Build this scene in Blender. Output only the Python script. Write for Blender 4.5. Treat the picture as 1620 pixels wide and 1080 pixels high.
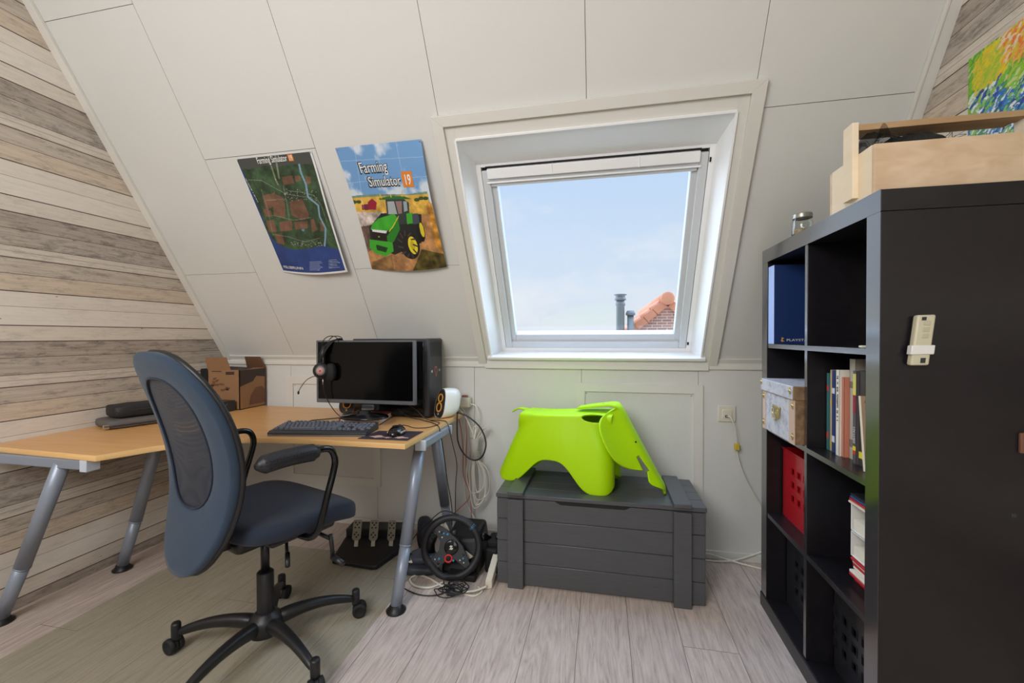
import bpy, bmesh, math, random
from mathutils import Vector, Matrix, noise
import numpy as np
sc = bpy.context.scene
C = sc.collection
for o in list(bpy.data.objects): bpy.data.objects.remove(o)

# ---------------------------------------------------------------- camera
cam = bpy.data.cameras.new('camera'); camo = bpy.data.objects.new('camera', cam); C.objects.link(camo)
cam.sensor_fit = 'HORIZONTAL'; cam.sensor_width = 36.0; cam.lens = 678.4 / 1620 * 36.0
cam.clip_start = 0.03; cam.clip_end = 500
yaw, pit, rol = 0.20782, -0.01175, -0.00333
cy, sy = math.cos(yaw), math.sin(yaw)
_r = Vector((cy, sy, 0)); _f = Vector((-sy, cy, 0)); _u = Vector((0, 0, 1))
f2 = _f*math.cos(pit)+_u*math.sin(pit); u2 = _u*math.cos(pit)-_f*math.sin(pit)
r2 = _r*math.cos(rol)+u2*math.sin(rol); u3 = u2*math.cos(rol)-_r*math.sin(rol)
M = Matrix((( r2.x, u3.x, -f2.x, 0), (r2.y, u3.y, -f2.y, 0), (r2.z, u3.z, -f2.z, 1.145), (0, 0, 0, 1)))
camo.matrix_world = M
sc.camera = camo
# ---------------------------------------------------------------- view
sc.view_settings.view_transform = 'Standard'; sc.view_settings.look = 'None'
sc.view_settings.gamma = 1; sc.view_settings.use_curve_mapping = False
sc.view_settings.exposure = -0.06
def L1(c):
    c /= 255.0
    return c/12.92 if c <= 0.04045 else ((c+0.055)/1.055)**2.4
def S(r, g, b): return (L1(r), L1(g), L1(b), 1.0)
# ---------------------------------------------------------------- sky
w = bpy.data.worlds.new('sky'); sc.world = w; w.use_nodes = True
nt = w.node_tree; nt.nodes.clear()
def N(t, k, **kw):
    n = t.nodes.new(k)
    for a, b in kw.items(): setattr(n, a, b)
    return n
out = N(nt, 'ShaderNodeOutputWorld'); bg = N(nt, 'ShaderNodeBackground')
tc = N(nt, 'ShaderNodeTexCoord'); sep = N(nt, 'ShaderNodeSeparateXYZ')
ramp = N(nt, 'ShaderNodeValToRGB')
nt.links.new(tc.outputs['Generated'], sep.inputs[0]); nt.links.new(sep.outputs[2], ramp.inputs[0])
e = ramp.color_ramp.elements
e[0].position = 0.0; e[0].color = S(228, 232, 240)
e[1].position = 0.45; e[1].color = S(182, 212, 247)
x = ramp.color_ramp.elements.new(0.12); x.color = S(212, 226, 244)
x = ramp.color_ramp.elements.new(0.9); x.color = S(170, 205, 250)
mp = N(nt, 'ShaderNodeMapping'); mp.inputs['Scale'].default_value = (2.2, 2.2, 5.0); mp.inputs['Location'].default_value = (0.4, 0.0, 0.3)
ns = N(nt, 'ShaderNodeTexNoise'); ns.inputs['Scale'].default_value = 1.7; ns.inputs['Detail'].default_value = 8; ns.inputs['Roughness'].default_value = 0.55
nt.links.new(tc.outputs['Generated'], mp.inputs[0]); nt.links.new(mp.outputs[0], ns.inputs[0])
r3 = N(nt, 'ShaderNodeValToRGB'); r3.color_ramp.elements[0].position = 0.47; r3.color_ramp.elements[1].position = 0.72
r3.color_ramp.elements[1].color = (.6, .6, .6, 1)
nt.links.new(ns.outputs[0], r3.inputs[0])
mx = N(nt, 'ShaderNodeMix', data_type='RGBA'); mx.inputs[7].default_value = S(244, 244, 246)
nt.links.new(r3.outputs[0], mx.inputs[0]); nt.links.new(ramp.outputs[0], mx.inputs[6])
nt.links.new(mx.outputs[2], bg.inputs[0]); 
# sky strength raised overhead and sideways, out of view, to brighten the window lining
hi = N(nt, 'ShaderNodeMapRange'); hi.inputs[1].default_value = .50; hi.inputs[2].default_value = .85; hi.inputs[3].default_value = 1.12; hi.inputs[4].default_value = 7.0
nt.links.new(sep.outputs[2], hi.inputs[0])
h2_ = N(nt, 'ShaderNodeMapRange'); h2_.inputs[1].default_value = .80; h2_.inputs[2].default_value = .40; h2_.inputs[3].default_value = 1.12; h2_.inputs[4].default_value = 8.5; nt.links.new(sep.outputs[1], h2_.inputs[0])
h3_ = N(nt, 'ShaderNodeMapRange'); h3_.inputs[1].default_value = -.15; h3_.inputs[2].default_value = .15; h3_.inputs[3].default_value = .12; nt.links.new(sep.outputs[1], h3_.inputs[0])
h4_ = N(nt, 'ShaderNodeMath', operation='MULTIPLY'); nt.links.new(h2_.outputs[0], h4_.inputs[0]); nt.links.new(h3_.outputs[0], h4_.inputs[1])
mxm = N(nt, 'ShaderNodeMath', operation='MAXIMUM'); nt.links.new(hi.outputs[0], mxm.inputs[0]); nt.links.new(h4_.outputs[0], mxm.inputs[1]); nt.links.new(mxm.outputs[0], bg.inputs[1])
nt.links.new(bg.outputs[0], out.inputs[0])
# ---------------------------------------------------------------- daylight inferred from behind the camera, plus two added fill lamps
def area(name, loc, rot, sx, sy_, power, col=(1, 1, 1)):
    l = bpy.data.lights.new(name, 'AREA'); l.shape = 'RECTANGLE'; l.size = sx; l.size_y = sy_; l.energy = power; l.color = col
    o = bpy.data.objects.new(name, l); C.objects.link(o); o.location = loc; o.rotation_euler = rot; return o
area('daylight_rear_window', (-1.15, -1.15, 2.26), (math.radians(63), 0, math.radians(-4)), 1.3, 1.0, 56, (.985, .99, 1.0))
area('rear_fill', (0.75, -1.72, 1.5), (math.radians(90), 0, math.radians(12)), 0.8, 1.2, 9, (.97, .985, 1.0))  # added weak fill from the rear right; no window stands here
pl = bpy.data.lights.new('overhead_fill', 'AREA'); pl.shape = 'DISK'; pl.size = .5; pl.energy = 2; pl.color = (1, .98, .95)  # added fill from above; no lamp hangs here
plo = bpy.data.objects.new('overhead_fill', pl); C.objects.link(plo); plo.location = (-0.6, -0.3, 2.60)
A = 1.015

# ---------------------------------------------------------------- helpers
def tag(o, label=None, cat=None, group=None, kind=None):
    if label: o['label'] = label
    if cat: o['category'] = cat
    if group: o['group'] = group
    if kind: o['kind'] = kind
    return o
def thing(name, label, cat, loc=(0, 0, 0), rz=0, group=None):
    o = bpy.data.objects.new(name, None); C.objects.link(o); o.location = loc; o.rotation_euler = (0, 0, math.radians(rz))
    o.empty_display_size = .05
    return tag(o, label, cat, group)
def basis(o):
    m = Matrix.Translation(o.location) @ o.rotation_euler.to_matrix().to_4x4()
    return basis(o.parent) @ m if o.parent else m
class MB:
    def __init__(s): s.v = []; s.f = []; s.m = []; s.sm = []; s.col = None
    def add(s, vs, fs, mi=0, sm=False, T=None):
        b = len(s.v)
        s.v += [tuple(T @ Vector(v)) if T else tuple(v) for v in vs]
        s.f += [tuple(b+i for i in f) for f in fs]; s.m += [mi]*len(fs); s.sm += [sm]*len(fs)
        return s
    def box(s, x0, x1, y0, y1, z0, z1, mi=0, T=None):
        vs = [(x, y, z) for z in (z0, z1) for y in (y0, y1) for x in (x0, x1)]
        return s.add(vs, [(0, 2, 3, 1), (4, 5, 7, 6), (0, 1, 5, 4), (2, 6, 7, 3), (0, 4, 6, 2), (1, 3, 7, 5)], mi, False, T)
    def rbox(s, x0, x1, y0, y1, z0, z1, r=.004, mi=0, T=None, seg=2):
        bm = bmesh.new(); bmesh.ops.create_cube(bm, size=1)
        for v in bm.verts: v.co = Vector(((x0+x1)/2+v.co.x*(x1-x0), (y0+y1)/2+v.co.y*(y1-y0), (z0+z1)/2+v.co.z*(z1-z0)))
        bmesh.ops.bevel(bm, geom=bm.edges[:], offset=min(r, .49*min(x1-x0, y1-y0, z1-z0)), segments=seg, affect='EDGES', profile=.5)
        bm.verts.ensure_lookup_table(); bm.normal_update()
        s.add([v.co.copy() for v in bm.verts], [[v.index for v in f.verts] for f in bm.faces], mi, True, T)
        k = len(bm.faces); s.sm[-k:] = [max(abs(c) for c in f.normal) < .999 for f in bm.faces]; bm.free(); return s
    def prism(s, pts, z0, z1, mi=0, T=None, sm=False):
        n = len(pts); vs = [(p[0], p[1], z0) for p in pts]+[(p[0], p[1], z1) for p in pts]
        fs = [tuple(range(n))[::-1], tuple(range(n, 2*n))]
        s.add(vs, fs, mi, False, T); b = len(s.v)-2*n
        s.f += [(b+i, b+(i+1) % n, b+n+(i+1) % n, b+n+i) for i in range(n)]; s.m += [mi]*n; s.sm += [sm]*n
        return s
    def tube(s, pts, r, seg=10, mi=0, T=None, closed=False, smooth=0, caps=True):
        P = [Vector(p) for p in pts]
        if smooth: P = catmull(P, smooth, closed)
        n = len(P); R = r if isinstance(r, (list, tuple)) else [r]*n
        if len(R) != n: R = [R[min(len(R)-1, int(i*(len(R)-1)/(n-1)+.5))] for i in range(n)]
        tans = []
        for i in range(n):
            a = P[(i-1) % n] if (closed or i > 0) else P[i]; b = P[(i+1) % n] if (closed or i < n-1) else P[i]
            t = (b-a); tans.append(t.normalized() if t.length > 1e-9 else Vector((0, 0, 1)))
        u = tans[0].orthogonal().normalized(); vs = []
        for i in range(n):
            t = tans[i]; u = (u-t*u.dot(t)); u = u.normalized() if u.length > 1e-6 else t.orthogonal().normalized(); w_ = t.cross(u)
            for k in range(seg):
                a = 2*math.pi*k/seg; vs.append(P[i]+(u*math.cos(a)+w_*math.sin(a))*R[i])
        fs = []
        for i in range(n if closed else n-1):
            j = (i+1) % n
            for k in range(seg): fs.append((i*seg+k, i*seg+(k+1) % seg, j*seg+(k+1) % seg, j*seg+k))
        if caps and not closed: fs += [tuple(range(seg))[::-1], tuple((n-1)*seg+k for k in range(seg))]
        return s.add(vs, fs, mi, True, T)
    def lathe(s, prof, seg=32, mi=0, T=None, sm=True, cap=True):
        vs = []; n = len(prof)
        for (r, z) in prof:
            for k in range(seg):
                a = 2*math.pi*k/seg; vs.append((r*math.cos(a), r*math.sin(a), z))
        fs = [(i*seg+k, i*seg+(k+1) % seg, (i+1)*seg+(k+1) % seg, (i+1)*seg+k) for i in range(n-1) for k in range(seg)]
        if cap: fs += [tuple(range(seg))[::-1], tuple((n-1)*seg+k for k in range(seg))]
        return s.add(vs, fs, mi, sm, T)
    def grid(s, fn, nu, nv, mi=0, T=None, skip=None, cu=False):
        vs = [fn(i/nu, j/nv) for j in range(nv+1) for i in range(nu+1)]
        fs = [(j*(nu+1)+i, j*(nu+1)+i+1, (j+1)*(nu+1)+i+1, (j+1)*(nu+1)+i) for j in range(nv) for i in range(nu) if not (skip and skip((i+.5)/nu, (j+.5)/nv))]
        return s.add(vs, fs, mi, True, T)
    def ball(s, c, rx, ry, rz, e1=1, e2=1, nu=24, nv=14, mi=0, T=None, fn=None):
        vs = []; pw = lambda a, e: math.copysign(abs(a)**e, a)
        for j in range(nv+1):
            ph = -math.pi/2+math.pi*j/nv
            for i in range(nu):
                th = 2*math.pi*i/nu
                p = Vector((c[0]+rx*pw(math.cos(ph), e1)*pw(math.cos(th), e2), c[1]+ry*pw(math.cos(ph), e1)*pw(math.sin(th), e2), c[2]+rz*pw(math.sin(ph), e1)))
                vs.append(fn(p) if fn else p)
        fs = [(j*nu+i, j*nu+(i+1) % nu, (j+1)*nu+(i+1) % nu, (j+1)*nu+i) for j in range(nv) for i in range(nu)]
        return s.add(vs, fs, mi, True, T)
    def build(s, name, mats, parent=None, W=False, bevel=0, solid=0, sub=0, off=-1, label=None, kind=None, weld=False, disp=None, auto=False):
        me = bpy.data.meshes.new(name)
        vs = s.v
        if W and parent:
            inv = basis(parent).inverted(); vs = [tuple(inv @ Vector(v)) for v in vs]
        me.from_pydata([tuple(v) for v in vs], [], s.f)
        if not isinstance(mats, (list, tuple)): mats = [mats]
        for m in mats: me.materials.append(m)
        me.polygons.foreach_set('material_index', s.m); me.polygons.foreach_set('use_smooth', s.sm)
        if s.col is not None:
            ca = me.color_attributes.new('Col', 'FLOAT_COLOR', 'POINT'); ca.data.foreach_set('color', np.asarray(s.col, dtype=np.float32).ravel())
        me.update()
        if weld or auto:
            bm = bmesh.new(); bm.from_mesh(me); bmesh.ops.remove_doubles(bm, verts=bm.verts, dist=1e-5)
            bmesh.ops.recalc_face_normals(bm, faces=bm.faces); bm.to_mesh(me); bm.free()
        o = bpy.data.objects.new(name, me); C.objects.link(o)
        if parent: o.parent = parent
        if bevel:
            b = o.modifiers.new('b', 'BEVEL'); b.width = bevel; b.segments = 2; b.limit_method = 'ANGLE'; b.angle_limit = math.radians(40)
        if solid:
            b = o.modifiers.new('s', 'SOLIDIFY'); b.thickness = solid; b.offset = off
        if sub:
            b = o.modifiers.new('u', 'SUBSURF'); b.levels = sub; b.render_levels = sub
        if label: o['label'] = label
        if kind: o['kind'] = kind
        return o
def catmull(P, k, closed=False):
    out = []; n = len(P); rng = n if closed else n-1
    for i in range(rng):
        p0 = P[(i-1) % n] if (closed or i > 0) else P[0]*2-P[1]; p1 = P[i]; p2 = P[(i+1) % n]; p3 = P[(i+2) % n] if (closed or i+2 < n) else P[-1]*2-P[-2]
        for j in range(k):
            t = j/k; out.append(.5*((2*p1)+(p2-p0)*t+(2*p0-5*p1+4*p2-p3)*t*t+(3*p1-p0-3*p2+p3)*t**3))
    if not closed: out.append(P[-1].copy())
    return out
def struct(name, mb, mats, parent=None, **k):
    o = mb.build(name, mats, parent, **k)
    if not parent: o['kind'] = 'structure'
    return o
def TM(loc=(0, 0, 0), rx=0, ry=0, rz=0):
    return Matrix.Translation(loc) @ Matrix.Rotation(math.radians(rz), 4, 'Z') @ Matrix.Rotation(math.radians(ry), 4, 'Y') @ Matrix.Rotation(math.radians(rx), 4, 'X')
def FR(o, ex, ey, ez):      # frame matrix
    ex, ey, ez = Vector(ex), Vector(ey), Vector(ez)
    return Matrix(((ex.x, ey.x, ez.x, o[0]), (ex.y, ey.y, ez.y, o[1]), (ex.z, ey.z, ez.z, o[2]), (0, 0, 0, 1)))
def text_geo(txt, size=1.0, res=2, align='LEFT', sx=1.0, bold=0.0):
    cu = bpy.data.curves.new('t', 'FONT'); cu.body = txt; cu.size = size; cu.resolution_u = res; cu.align_x = align; cu.offset = bold
    o = bpy.data.objects.new('t', cu); C.objects.link(o)
    bpy.context.view_layer.update()
    me = bpy.data.meshes.new_from_object(o.evaluated_get(bpy.context.evaluated_depsgraph_get()))
    vs = [(v.co.x*sx, v.co.y, 0) for v in me.vertices]; fs = [tuple(p.vertices) for p in me.polygons]
    bpy.data.objects.remove(o); bpy.data.curves.remove(cu); bpy.data.meshes.remove(me)
    return vs, fs
def add_text(mb, txt, size, T=None, mi=0, fn=None, align='LEFT', sx=1.0, bold=0.0):
    vs, fs = text_geo(txt, size, 2, align, sx, bold)
    if fn: vs = [fn(x, y) for x, y, z in vs]
    return mb.add(vs, fs, mi, False, T)

# ---------------------------------------------------------------- materials
MAT = {}
def mat(name, col=None, rough=.5, metal=0, spec=.5, bump=0, bscale=200, var=0, vscale=8, alpha=1, emit=None, trans=0, sheen=0, coat=0, aniso=None, ior=None):
    if name in MAT: return MAT[name]
    m = bpy.data.materials.new(name); m.use_nodes = True; t = m.node_tree; p = t.nodes['Principled BSDF']
    p.inputs['Base Color'].default_value = col; p.inputs['Roughness'].default_value = rough; p.inputs['Metallic'].default_value = metal
    p.inputs['Specular IOR Level'].default_value = spec; p.inputs['Alpha'].default_value = alpha
    p.inputs['Transmission Weight'].default_value = trans; p.inputs['Sheen Weight'].default_value = sheen; p.inputs['Coat Weight'].default_value = coat
    if ior: p.inputs['IOR'].default_value = ior
    tc = N(t, 'ShaderNodeTexCoord'); mp = N(t, 'ShaderNodeMapping'); t.links.new(tc.outputs['Object'], mp.inputs[0])
    if aniso: mp.inputs['Scale'].default_value = aniso
    if var:
        n = N(t, 'ShaderNodeTexNoise'); n.inputs['Scale'].default_value = vscale; n.inputs['Detail'].default_value = 5
        t.links.new(mp.outputs[0], n.inputs[0])
        mr = N(t, 'ShaderNodeMapRange'); mr.inputs[1].default_value = .3; mr.inputs[2].default_value = .7; mr.inputs[3].default_value = 1-var; mr.inputs[4].default_value = 1+var
        t.links.new(n.outputs[0], mr.inputs[0])
        vm = N(t, 'ShaderNodeVectorMath', operation='SCALE'); vm.inputs[0].default_value = col[:3]; t.links.new(mr.outputs[0], vm.inputs['Scale'])
        t.links.new(vm.outputs[0], p.inputs['Base Color'])
    if bump:
        n = N(t, 'ShaderNodeTexNoise'); n.inputs['Scale'].default_value = bscale; n.inputs['Detail'].default_value = 3
        t.links.new(mp.outputs[0], n.inputs[0]); b = N(t, 'ShaderNodeBump'); b.inputs['Strength'].default_value = bump; b.inputs['Distance'].default_value = .002
        t.links.new(n.outputs[0], b.inputs['Height']); t.links.new(b.outputs[0], p.inputs['Normal'])
    if emit: p.inputs['Emission Color'].default_value = emit[0]; p.inputs['Emission Strength'].default_value = emit[1]
    MAT[name] = m; return m
def vcol_mat(name, rough=.5, spec=.4, coat=0):
    m = bpy.data.materials.new(name); m.use_nodes = True; t = m.node_tree; p = t.nodes['Principled BSDF']
    a = N(t, 'ShaderNodeVertexColor', layer_name='Col'); t.links.new(a.outputs[0], p.inputs['Base Color']); p.inputs['Roughness'].default_value = rough
    p.inputs['Specular IOR Level'].default_value = spec; p.inputs['Coat Weight'].default_value = coat; MAT[name] = m; return m
def plank_mat(name, top):
    m = bpy.data.materials.new(name); m.use_nodes = True; t = m.node_tree; p = t.nodes['Principled BSDF']; lk = t.links.new
    g = N(t, 'ShaderNodeNewGeometry'); s = N(t, 'ShaderNodeSeparateXYZ'); lk(g.outputs['Position'], s.inputs[0])
    # wobble of the seam
    per = .543
    def math_(op, a, b=None):
        n = N(t, 'ShaderNodeMath', operation=op)
        for i, q in enumerate((a, b)):
            if q is None: continue
            if isinstance(q, (int, float)): n.inputs[i].default_value = q
            else: lk(q, n.inputs[i])
        return n.outputs[0]
    d = math_('DIVIDE', math_('SUBTRACT', top+per*10, s.outputs[2]), per)
    fr = math_('FRACT', d); rowid = math_('FLOOR', d)
    B = [0, .068, .140, .190, .257, .330, .395, .475]
    T_ = [(178, 166, 154), (186, 175, 163), (216, 205, 192), (200, 187, 172), (212, 195, 175), (228, 218, 206), (231, 222, 211), (222, 211, 198)]
    r = N(t, 'ShaderNodeValToRGB'); r.color_ramp.interpolation = 'CONSTANT'
    e = r.color_ramp.elements
    e[0].position = 0; e[0].color = S(*T_[0]); e[1].position = B[1]/per; e[1].color = S(*T_[1])
    for i in range(2, 8):
        q = e.new(B[i]/per); q.color = S(*T_[i])
    lk(fr, r.inputs[0])
    r2_ = N(t, 'ShaderNodeValToRGB'); r2_.color_ramp.interpolation = 'CONSTANT'; e = r2_.color_ramp.elements
    e[0].position = 0; e[0].color = (1, 1, 1, 1); e[1].position = .005; e[1].color = (0, 0, 0, 1)
    for i in range(1, 8):
        q = e.new(B[i]/per); q.color = (1, 1, 1, 1) if i != 6 else (.6, .6, .6, 1)
        q = e.new(B[i]/per+(.0062 if i != 6 else .0055)); q.color = (0, 0, 0, 1)
    q = e.new(.165/per); q.color = (.5, .5, .5, 1); q = e.new(.165/per+.003); q.color = (0, 0, 0, 1)
    lk(fr, r2_.inputs[0])
    # plank id for offsetting the grain
    cmb = N(t, 'ShaderNodeCombineXYZ'); bw = N(t, 'ShaderNodeRGBToBW'); lk(r.outputs[0], bw.inputs[0])
    lk(math_('ADD', math_('MULTIPLY', s.outputs[1], 3.0), math_('MULTIPLY', rowid, 3.7)), cmb.inputs[0])
    lk(math_('ADD', math_('MULTIPLY', s.outputs[2], 70), math_('MULTIPLY', bw.outputs[0], 91)), cmb.inputs[1])
    n = N(t, 'ShaderNodeTexNoise'); n.inputs['Scale'].default_value = 1.6; n.inputs['Detail'].default_value = 9; n.inputs['Roughness'].default_value = .68; lk(cmb.outputs[0], n.inputs[0])
    c2 = N(t, 'ShaderNodeCombineXYZ'); lk(math_('MULTIPLY', s.outputs[1], 3.2), c2.inputs[0]); lk(math_('MULTIPLY', s.outputs[2], 12), c2.inputs[1]); lk(bw.outputs[0], c2.inputs[2])
    n2 = N(t, 'ShaderNodeTexNoise'); n2.inputs['Scale'].default_value = 3.4; n2.inputs['Detail'].default_value = 9; n2.inputs['Roughness'].default_value = .78; lk(c2.outputs[0], n2.inputs[0])
    mr = N(t, 'ShaderNodeMapRange'); mr.inputs[1].default_value = .40; mr.inputs[2].default_value = .66; mr.inputs[3].default_value = 1.08; mr.inputs[4].default_value = .74; lk(n.outputs[0], mr.inputs[0])
    # weathered patches mostly in dark planks
    mr2 = N(t, 'ShaderNodeMapRange'); mr2.inputs[1].default_value = .50; mr2.inputs[2].default_value = .62; mr2.inputs[3].default_value = 0; mr2.inputs[4].default_value = .46; lk(n2.outputs[0], mr2.inputs[0])
    dk = N(t, 'ShaderNodeMapRange'); dk.inputs[1].default_value = .44; dk.inputs[2].default_value = .72; dk.inputs[3].default_value = 1.0; dk.inputs[4].default_value = .20; lk(bw.outputs[0], dk.inputs[0])
    k = math_('SUBTRACT', 1.0, math_('MULTIPLY', mr2.outputs[0], dk.outputs[0]))
    # grain lessened on white boards
    gr = N(t, 'ShaderNodeMix', data_type='FLOAT'); lk(dk.outputs[0], gr.inputs[0]); gr.inputs[2].default_value = 1.0; lk(mr.outputs[0], gr.inputs[3])
    kk = math_('MULTIPLY', k, gr.outputs[0])
    vm = N(t, 'ShaderNodeVectorMath', operation='SCALE'); lk(r.outputs[0], vm.inputs[0]); lk(kk, vm.inputs['Scale'])
    # knots / nail marks
    c3 = N(t, 'ShaderNodeCombineXYZ'); lk(s.outputs[1], c3.inputs[0]); lk(math_('MULTIPLY', s.outputs[2], 2.0), c3.inputs[1])
    vo = N(t, 'ShaderNodeTexVoronoi'); vo.inputs['Scale'].default_value = 7.0; lk(c3.outputs[0], vo.inputs[0])
    kn = N(t, 'ShaderNodeMapRange'); kn.inputs[1].default_value = .025; kn.inputs[2].default_value = .05; kn.inputs[3].default_value = .75; kn.inputs[4].default_value = 0; lk(vo.outputs['Distance'], kn.inputs[0])
    m1 = N(t, 'ShaderNodeMix', data_type='RGBA'); lk(kn.outputs[0], m1.inputs[0]); lk(vm.outputs[0], m1.inputs[6]); m1.inputs[7].default_value = S(96, 80, 66)
    m2 = N(t, 'ShaderNodeMix', data_type='RGBA'); lk(r2_.outputs[0], m2.inputs[0]); lk(m1.outputs[2], m2.inputs[6]); m2.inputs[7].default_value = S(82, 70, 60)
    lk(m2.outputs[2], p.inputs['Base Color']); p.inputs['Roughness'].default_value = .75
    MAT[name] = m; return m
def floor_mat():
    m = bpy.data.materials.new('laminate'); m.use_nodes = True; t = m.node_tree; p = t.nodes['Principled BSDF']; lk = t.links.new
    g = N(t, 'ShaderNodeNewGeometry'); mp = N(t, 'ShaderNodeMapping'); lk(g.outputs['Position'], mp.inputs[0])
    mp.inputs['Rotation'].default_value = (0, 0, math.radians(-90)); 
    # brick texture: rows run along Y
    sp = N(t, 'ShaderNodeSeparateXYZ'); lk(g.outputs['Position'], sp.inputs[0]); cb = N(t, 'ShaderNodeCombineXYZ')
    a = N(t, 'ShaderNodeMath', operation='ADD'); a.inputs[1].default_value = 2.6*4-1.665
    rw = N(t, 'ShaderNodeMath', operation='MULTIPLY_ADD'); rw.inputs[1].default_value = 1/.1915; rw.inputs[2].default_value = -.290/.1915+20; lk(sp.outputs[0], rw.inputs[0])
    rf = N(t, 'ShaderNodeMath', operation='FLOOR'); lk(rw.outputs[0], rf.inputs[0]); rs = N(t, 'ShaderNodeMath', operation='MULTIPLY_ADD'); rs.inputs[1].default_value = .77; rs.inputs[2].default_value = -.77*20; lk(rf.outputs[0], rs.inputs[0])
    a2 = N(t, 'ShaderNodeMath', operation='ADD'); lk(sp.outputs[1], a2.inputs[0]); lk(rs.outputs[0], a2.inputs[1]); lk(a2.outputs[0], a.inputs[0]); lk(a.outputs[0], cb.inputs[0])
    b = N(t, 'ShaderNodeMath', operation='ADD'); b.inputs[1].default_value = -.290+.1915*20; lk(sp.outputs[0], b.inputs[0]); lk(b.outputs[0], cb.inputs[1])
    br = N(t, 'ShaderNodeTexBrick'); lk(cb.outputs[0], br.inputs[0]); br.offset = 0; br.offset_frequency = 2; br.squash = 1
    br.inputs['Scale'].default_value = 1; br.inputs['Brick Width'].default_value = 2.6; br.inputs['Row Height'].default_value = .1915
    br.inputs['Mortar Size'].default_value = .0011; br.inputs['Mortar Smooth'].default_value = 0; br.inputs['Bias'].default_value = 0
    br.inputs['Color1'].default_value = (0, 0, 0, 1); br.inputs['Color2'].default_value = (1, 1, 1, 1); br.inputs['Mortar'].default_value = (.5, .5, .5, 1)
    c3 = N(t, 'ShaderNodeCombineXYZ')
    mm = N(t, 'ShaderNodeMath', operation='MULTIPLY'); mm.inputs[1].default_value = 9; lk(sp.outputs[0], mm.inputs[0]); lk(mm.outputs[0], c3.inputs[0])
    my_ = N(t, 'ShaderNodeMath', operation='MULTIPLY'); my_.inputs[1].default_value = .75; lk(sp.outputs[1], my_.inputs[0]); lk(my_.outputs[0], c3.inputs[1]); bw = N(t, 'ShaderNodeRGBToBW'); lk(br.outputs[0], bw.inputs[0])
    m5 = N(t, 'ShaderNodeMath', operation='MULTIPLY'); m5.inputs[1].default_value = 17; lk(bw.outputs[0], m5.inputs[0]); lk(m5.outputs[0], c3.inputs[2])
    n = N(t, 'ShaderNodeTexNoise'); n.inputs['Scale'].default_value = 1.1; n.inputs['Detail'].default_value = 3; n.inputs['Distortion'].default_value = .5; lk(c3.outputs[0], n.inputs[0])
    wv = N(t, 'ShaderNodeMath', operation='MULTIPLY'); wv.inputs[1].default_value = 30; lk(n.outputs[0], wv.inputs[0])
    fr = N(t, 'ShaderNodeMath', operation='PINGPONG'); fr.inputs[1].default_value = 1; lk(wv.outputs[0], fr.inputs[0])
    n2 = N(t, 'ShaderNodeTexNoise'); n2.inputs['Scale'].default_value = 9; n2.inputs['Detail'].default_value = 9; n2.inputs['Roughness'].default_value = .8; lk(c3.outputs[0], n2.inputs[0])
    ad = N(t, 'ShaderNodeMath', operation='MULTIPLY_ADD'); ad.inputs[1].default_value = .16; lk(fr.outputs[0], ad.inputs[0]); lk(n2.outputs[0], ad.inputs[2])
    rp = N(t, 'ShaderNodeValToRGB'); lk(ad.outputs[0], rp.inputs[0]); e = rp.color_ramp.elements
    e[0].position = .38; e[0].color = S(168, 152, 143); e[1].position = .86; e[1].color = S(222, 206, 196)
    q = e.new(.52); q.color = S(195, 179, 169); q = e.new(.66); q.color = S(210, 194, 184)
    tone = N(t, 'ShaderNodeMapRange'); tone.inputs[3].default_value = .93; tone.inputs[4].default_value = 1.05; lk(bw.outputs[0], tone.inputs[0])
    vm = N(t, 'ShaderNodeVectorMath', operation='SCALE'); lk(rp.outputs[0], vm.inputs[0]); lk(tone.outputs[0], vm.inputs['Scale'])
    m2 = N(t, 'ShaderNodeMix', data_type='RGBA'); lk(br.outputs['Fac'], m2.inputs[0]); lk(vm.outputs[0], m2.inputs[6]); m2.inputs[7].default_value = S(110, 96, 86)
    lk(m2.outputs[2], p.inputs['Base Color']); p.inputs['Roughness'].default_value = .42; p.inputs['Specular IOR Level'].default_value = .4
    MAT['laminate'] = m; return m
def wood_mat(name, c1, c2, sc_=(1, 14, 14), rough=.4, det=5, axis='Object'):
    m = bpy.data.materials.new(name); m.use_nodes = True; t = m.node_tree; p = t.nodes['Principled BSDF']; lk = t.links.new
    tc = N(t, 'ShaderNodeTexCoord'); mp = N(t, 'ShaderNodeMapping'); mp.inputs['Scale'].default_value = sc_; lk(tc.outputs[axis], mp.inputs[0])
    n = N(t, 'ShaderNodeTexNoise'); n.inputs['Scale'].default_value = 2; n.inputs['Detail'].default_value = det; n.inputs['Distortion'].default_value = .6; lk(mp.outputs[0], n.inputs[0])
    rp = N(t, 'ShaderNodeValToRGB'); rp.color_ramp.elements[0].position = .3; rp.color_ramp.elements[1].position = .7
    rp.color_ramp.elements[0].color = c1; rp.color_ramp.elements[1].color = c2; lk(n.outputs[0], rp.inputs[0]); lk(rp.outputs[0], p.inputs['Base Color']); p.inputs['Roughness'].default_value = rough
    MAT[name] = m; return m
white = mat('white_wall', S(216, 215, 210), .62, bump=.28, bscale=90, spec=.3)
slope_m = mat('slope_panel', S(216, 215, 210), .58, bump=.22, bscale=110, spec=.3)
trimw = mat('trim_paint', S(220, 217, 209), .42)
brightw = mat('window_white', S(246, 246, 246), .3)
alu = mat('frame_grey', S(206, 208, 210), .35)
gap = mat('dark_gap', S(112, 108, 100), .9)
blackp = mat('black_plastic', S(28, 28, 30), .42, bump=.1, bscale=500)
blackg = mat('black_gloss', S(16, 16, 18), .12)
blackm = mat('matte_black', S(20, 20, 21), .75)
darkp = mat('dark_grey_plastic', S(48, 49, 53), .45)
silver = mat('silver_paint', S(146, 154, 168), .36, .25)
steel = mat('brushed_steel', S(190, 186, 176), .3, .9)
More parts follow.
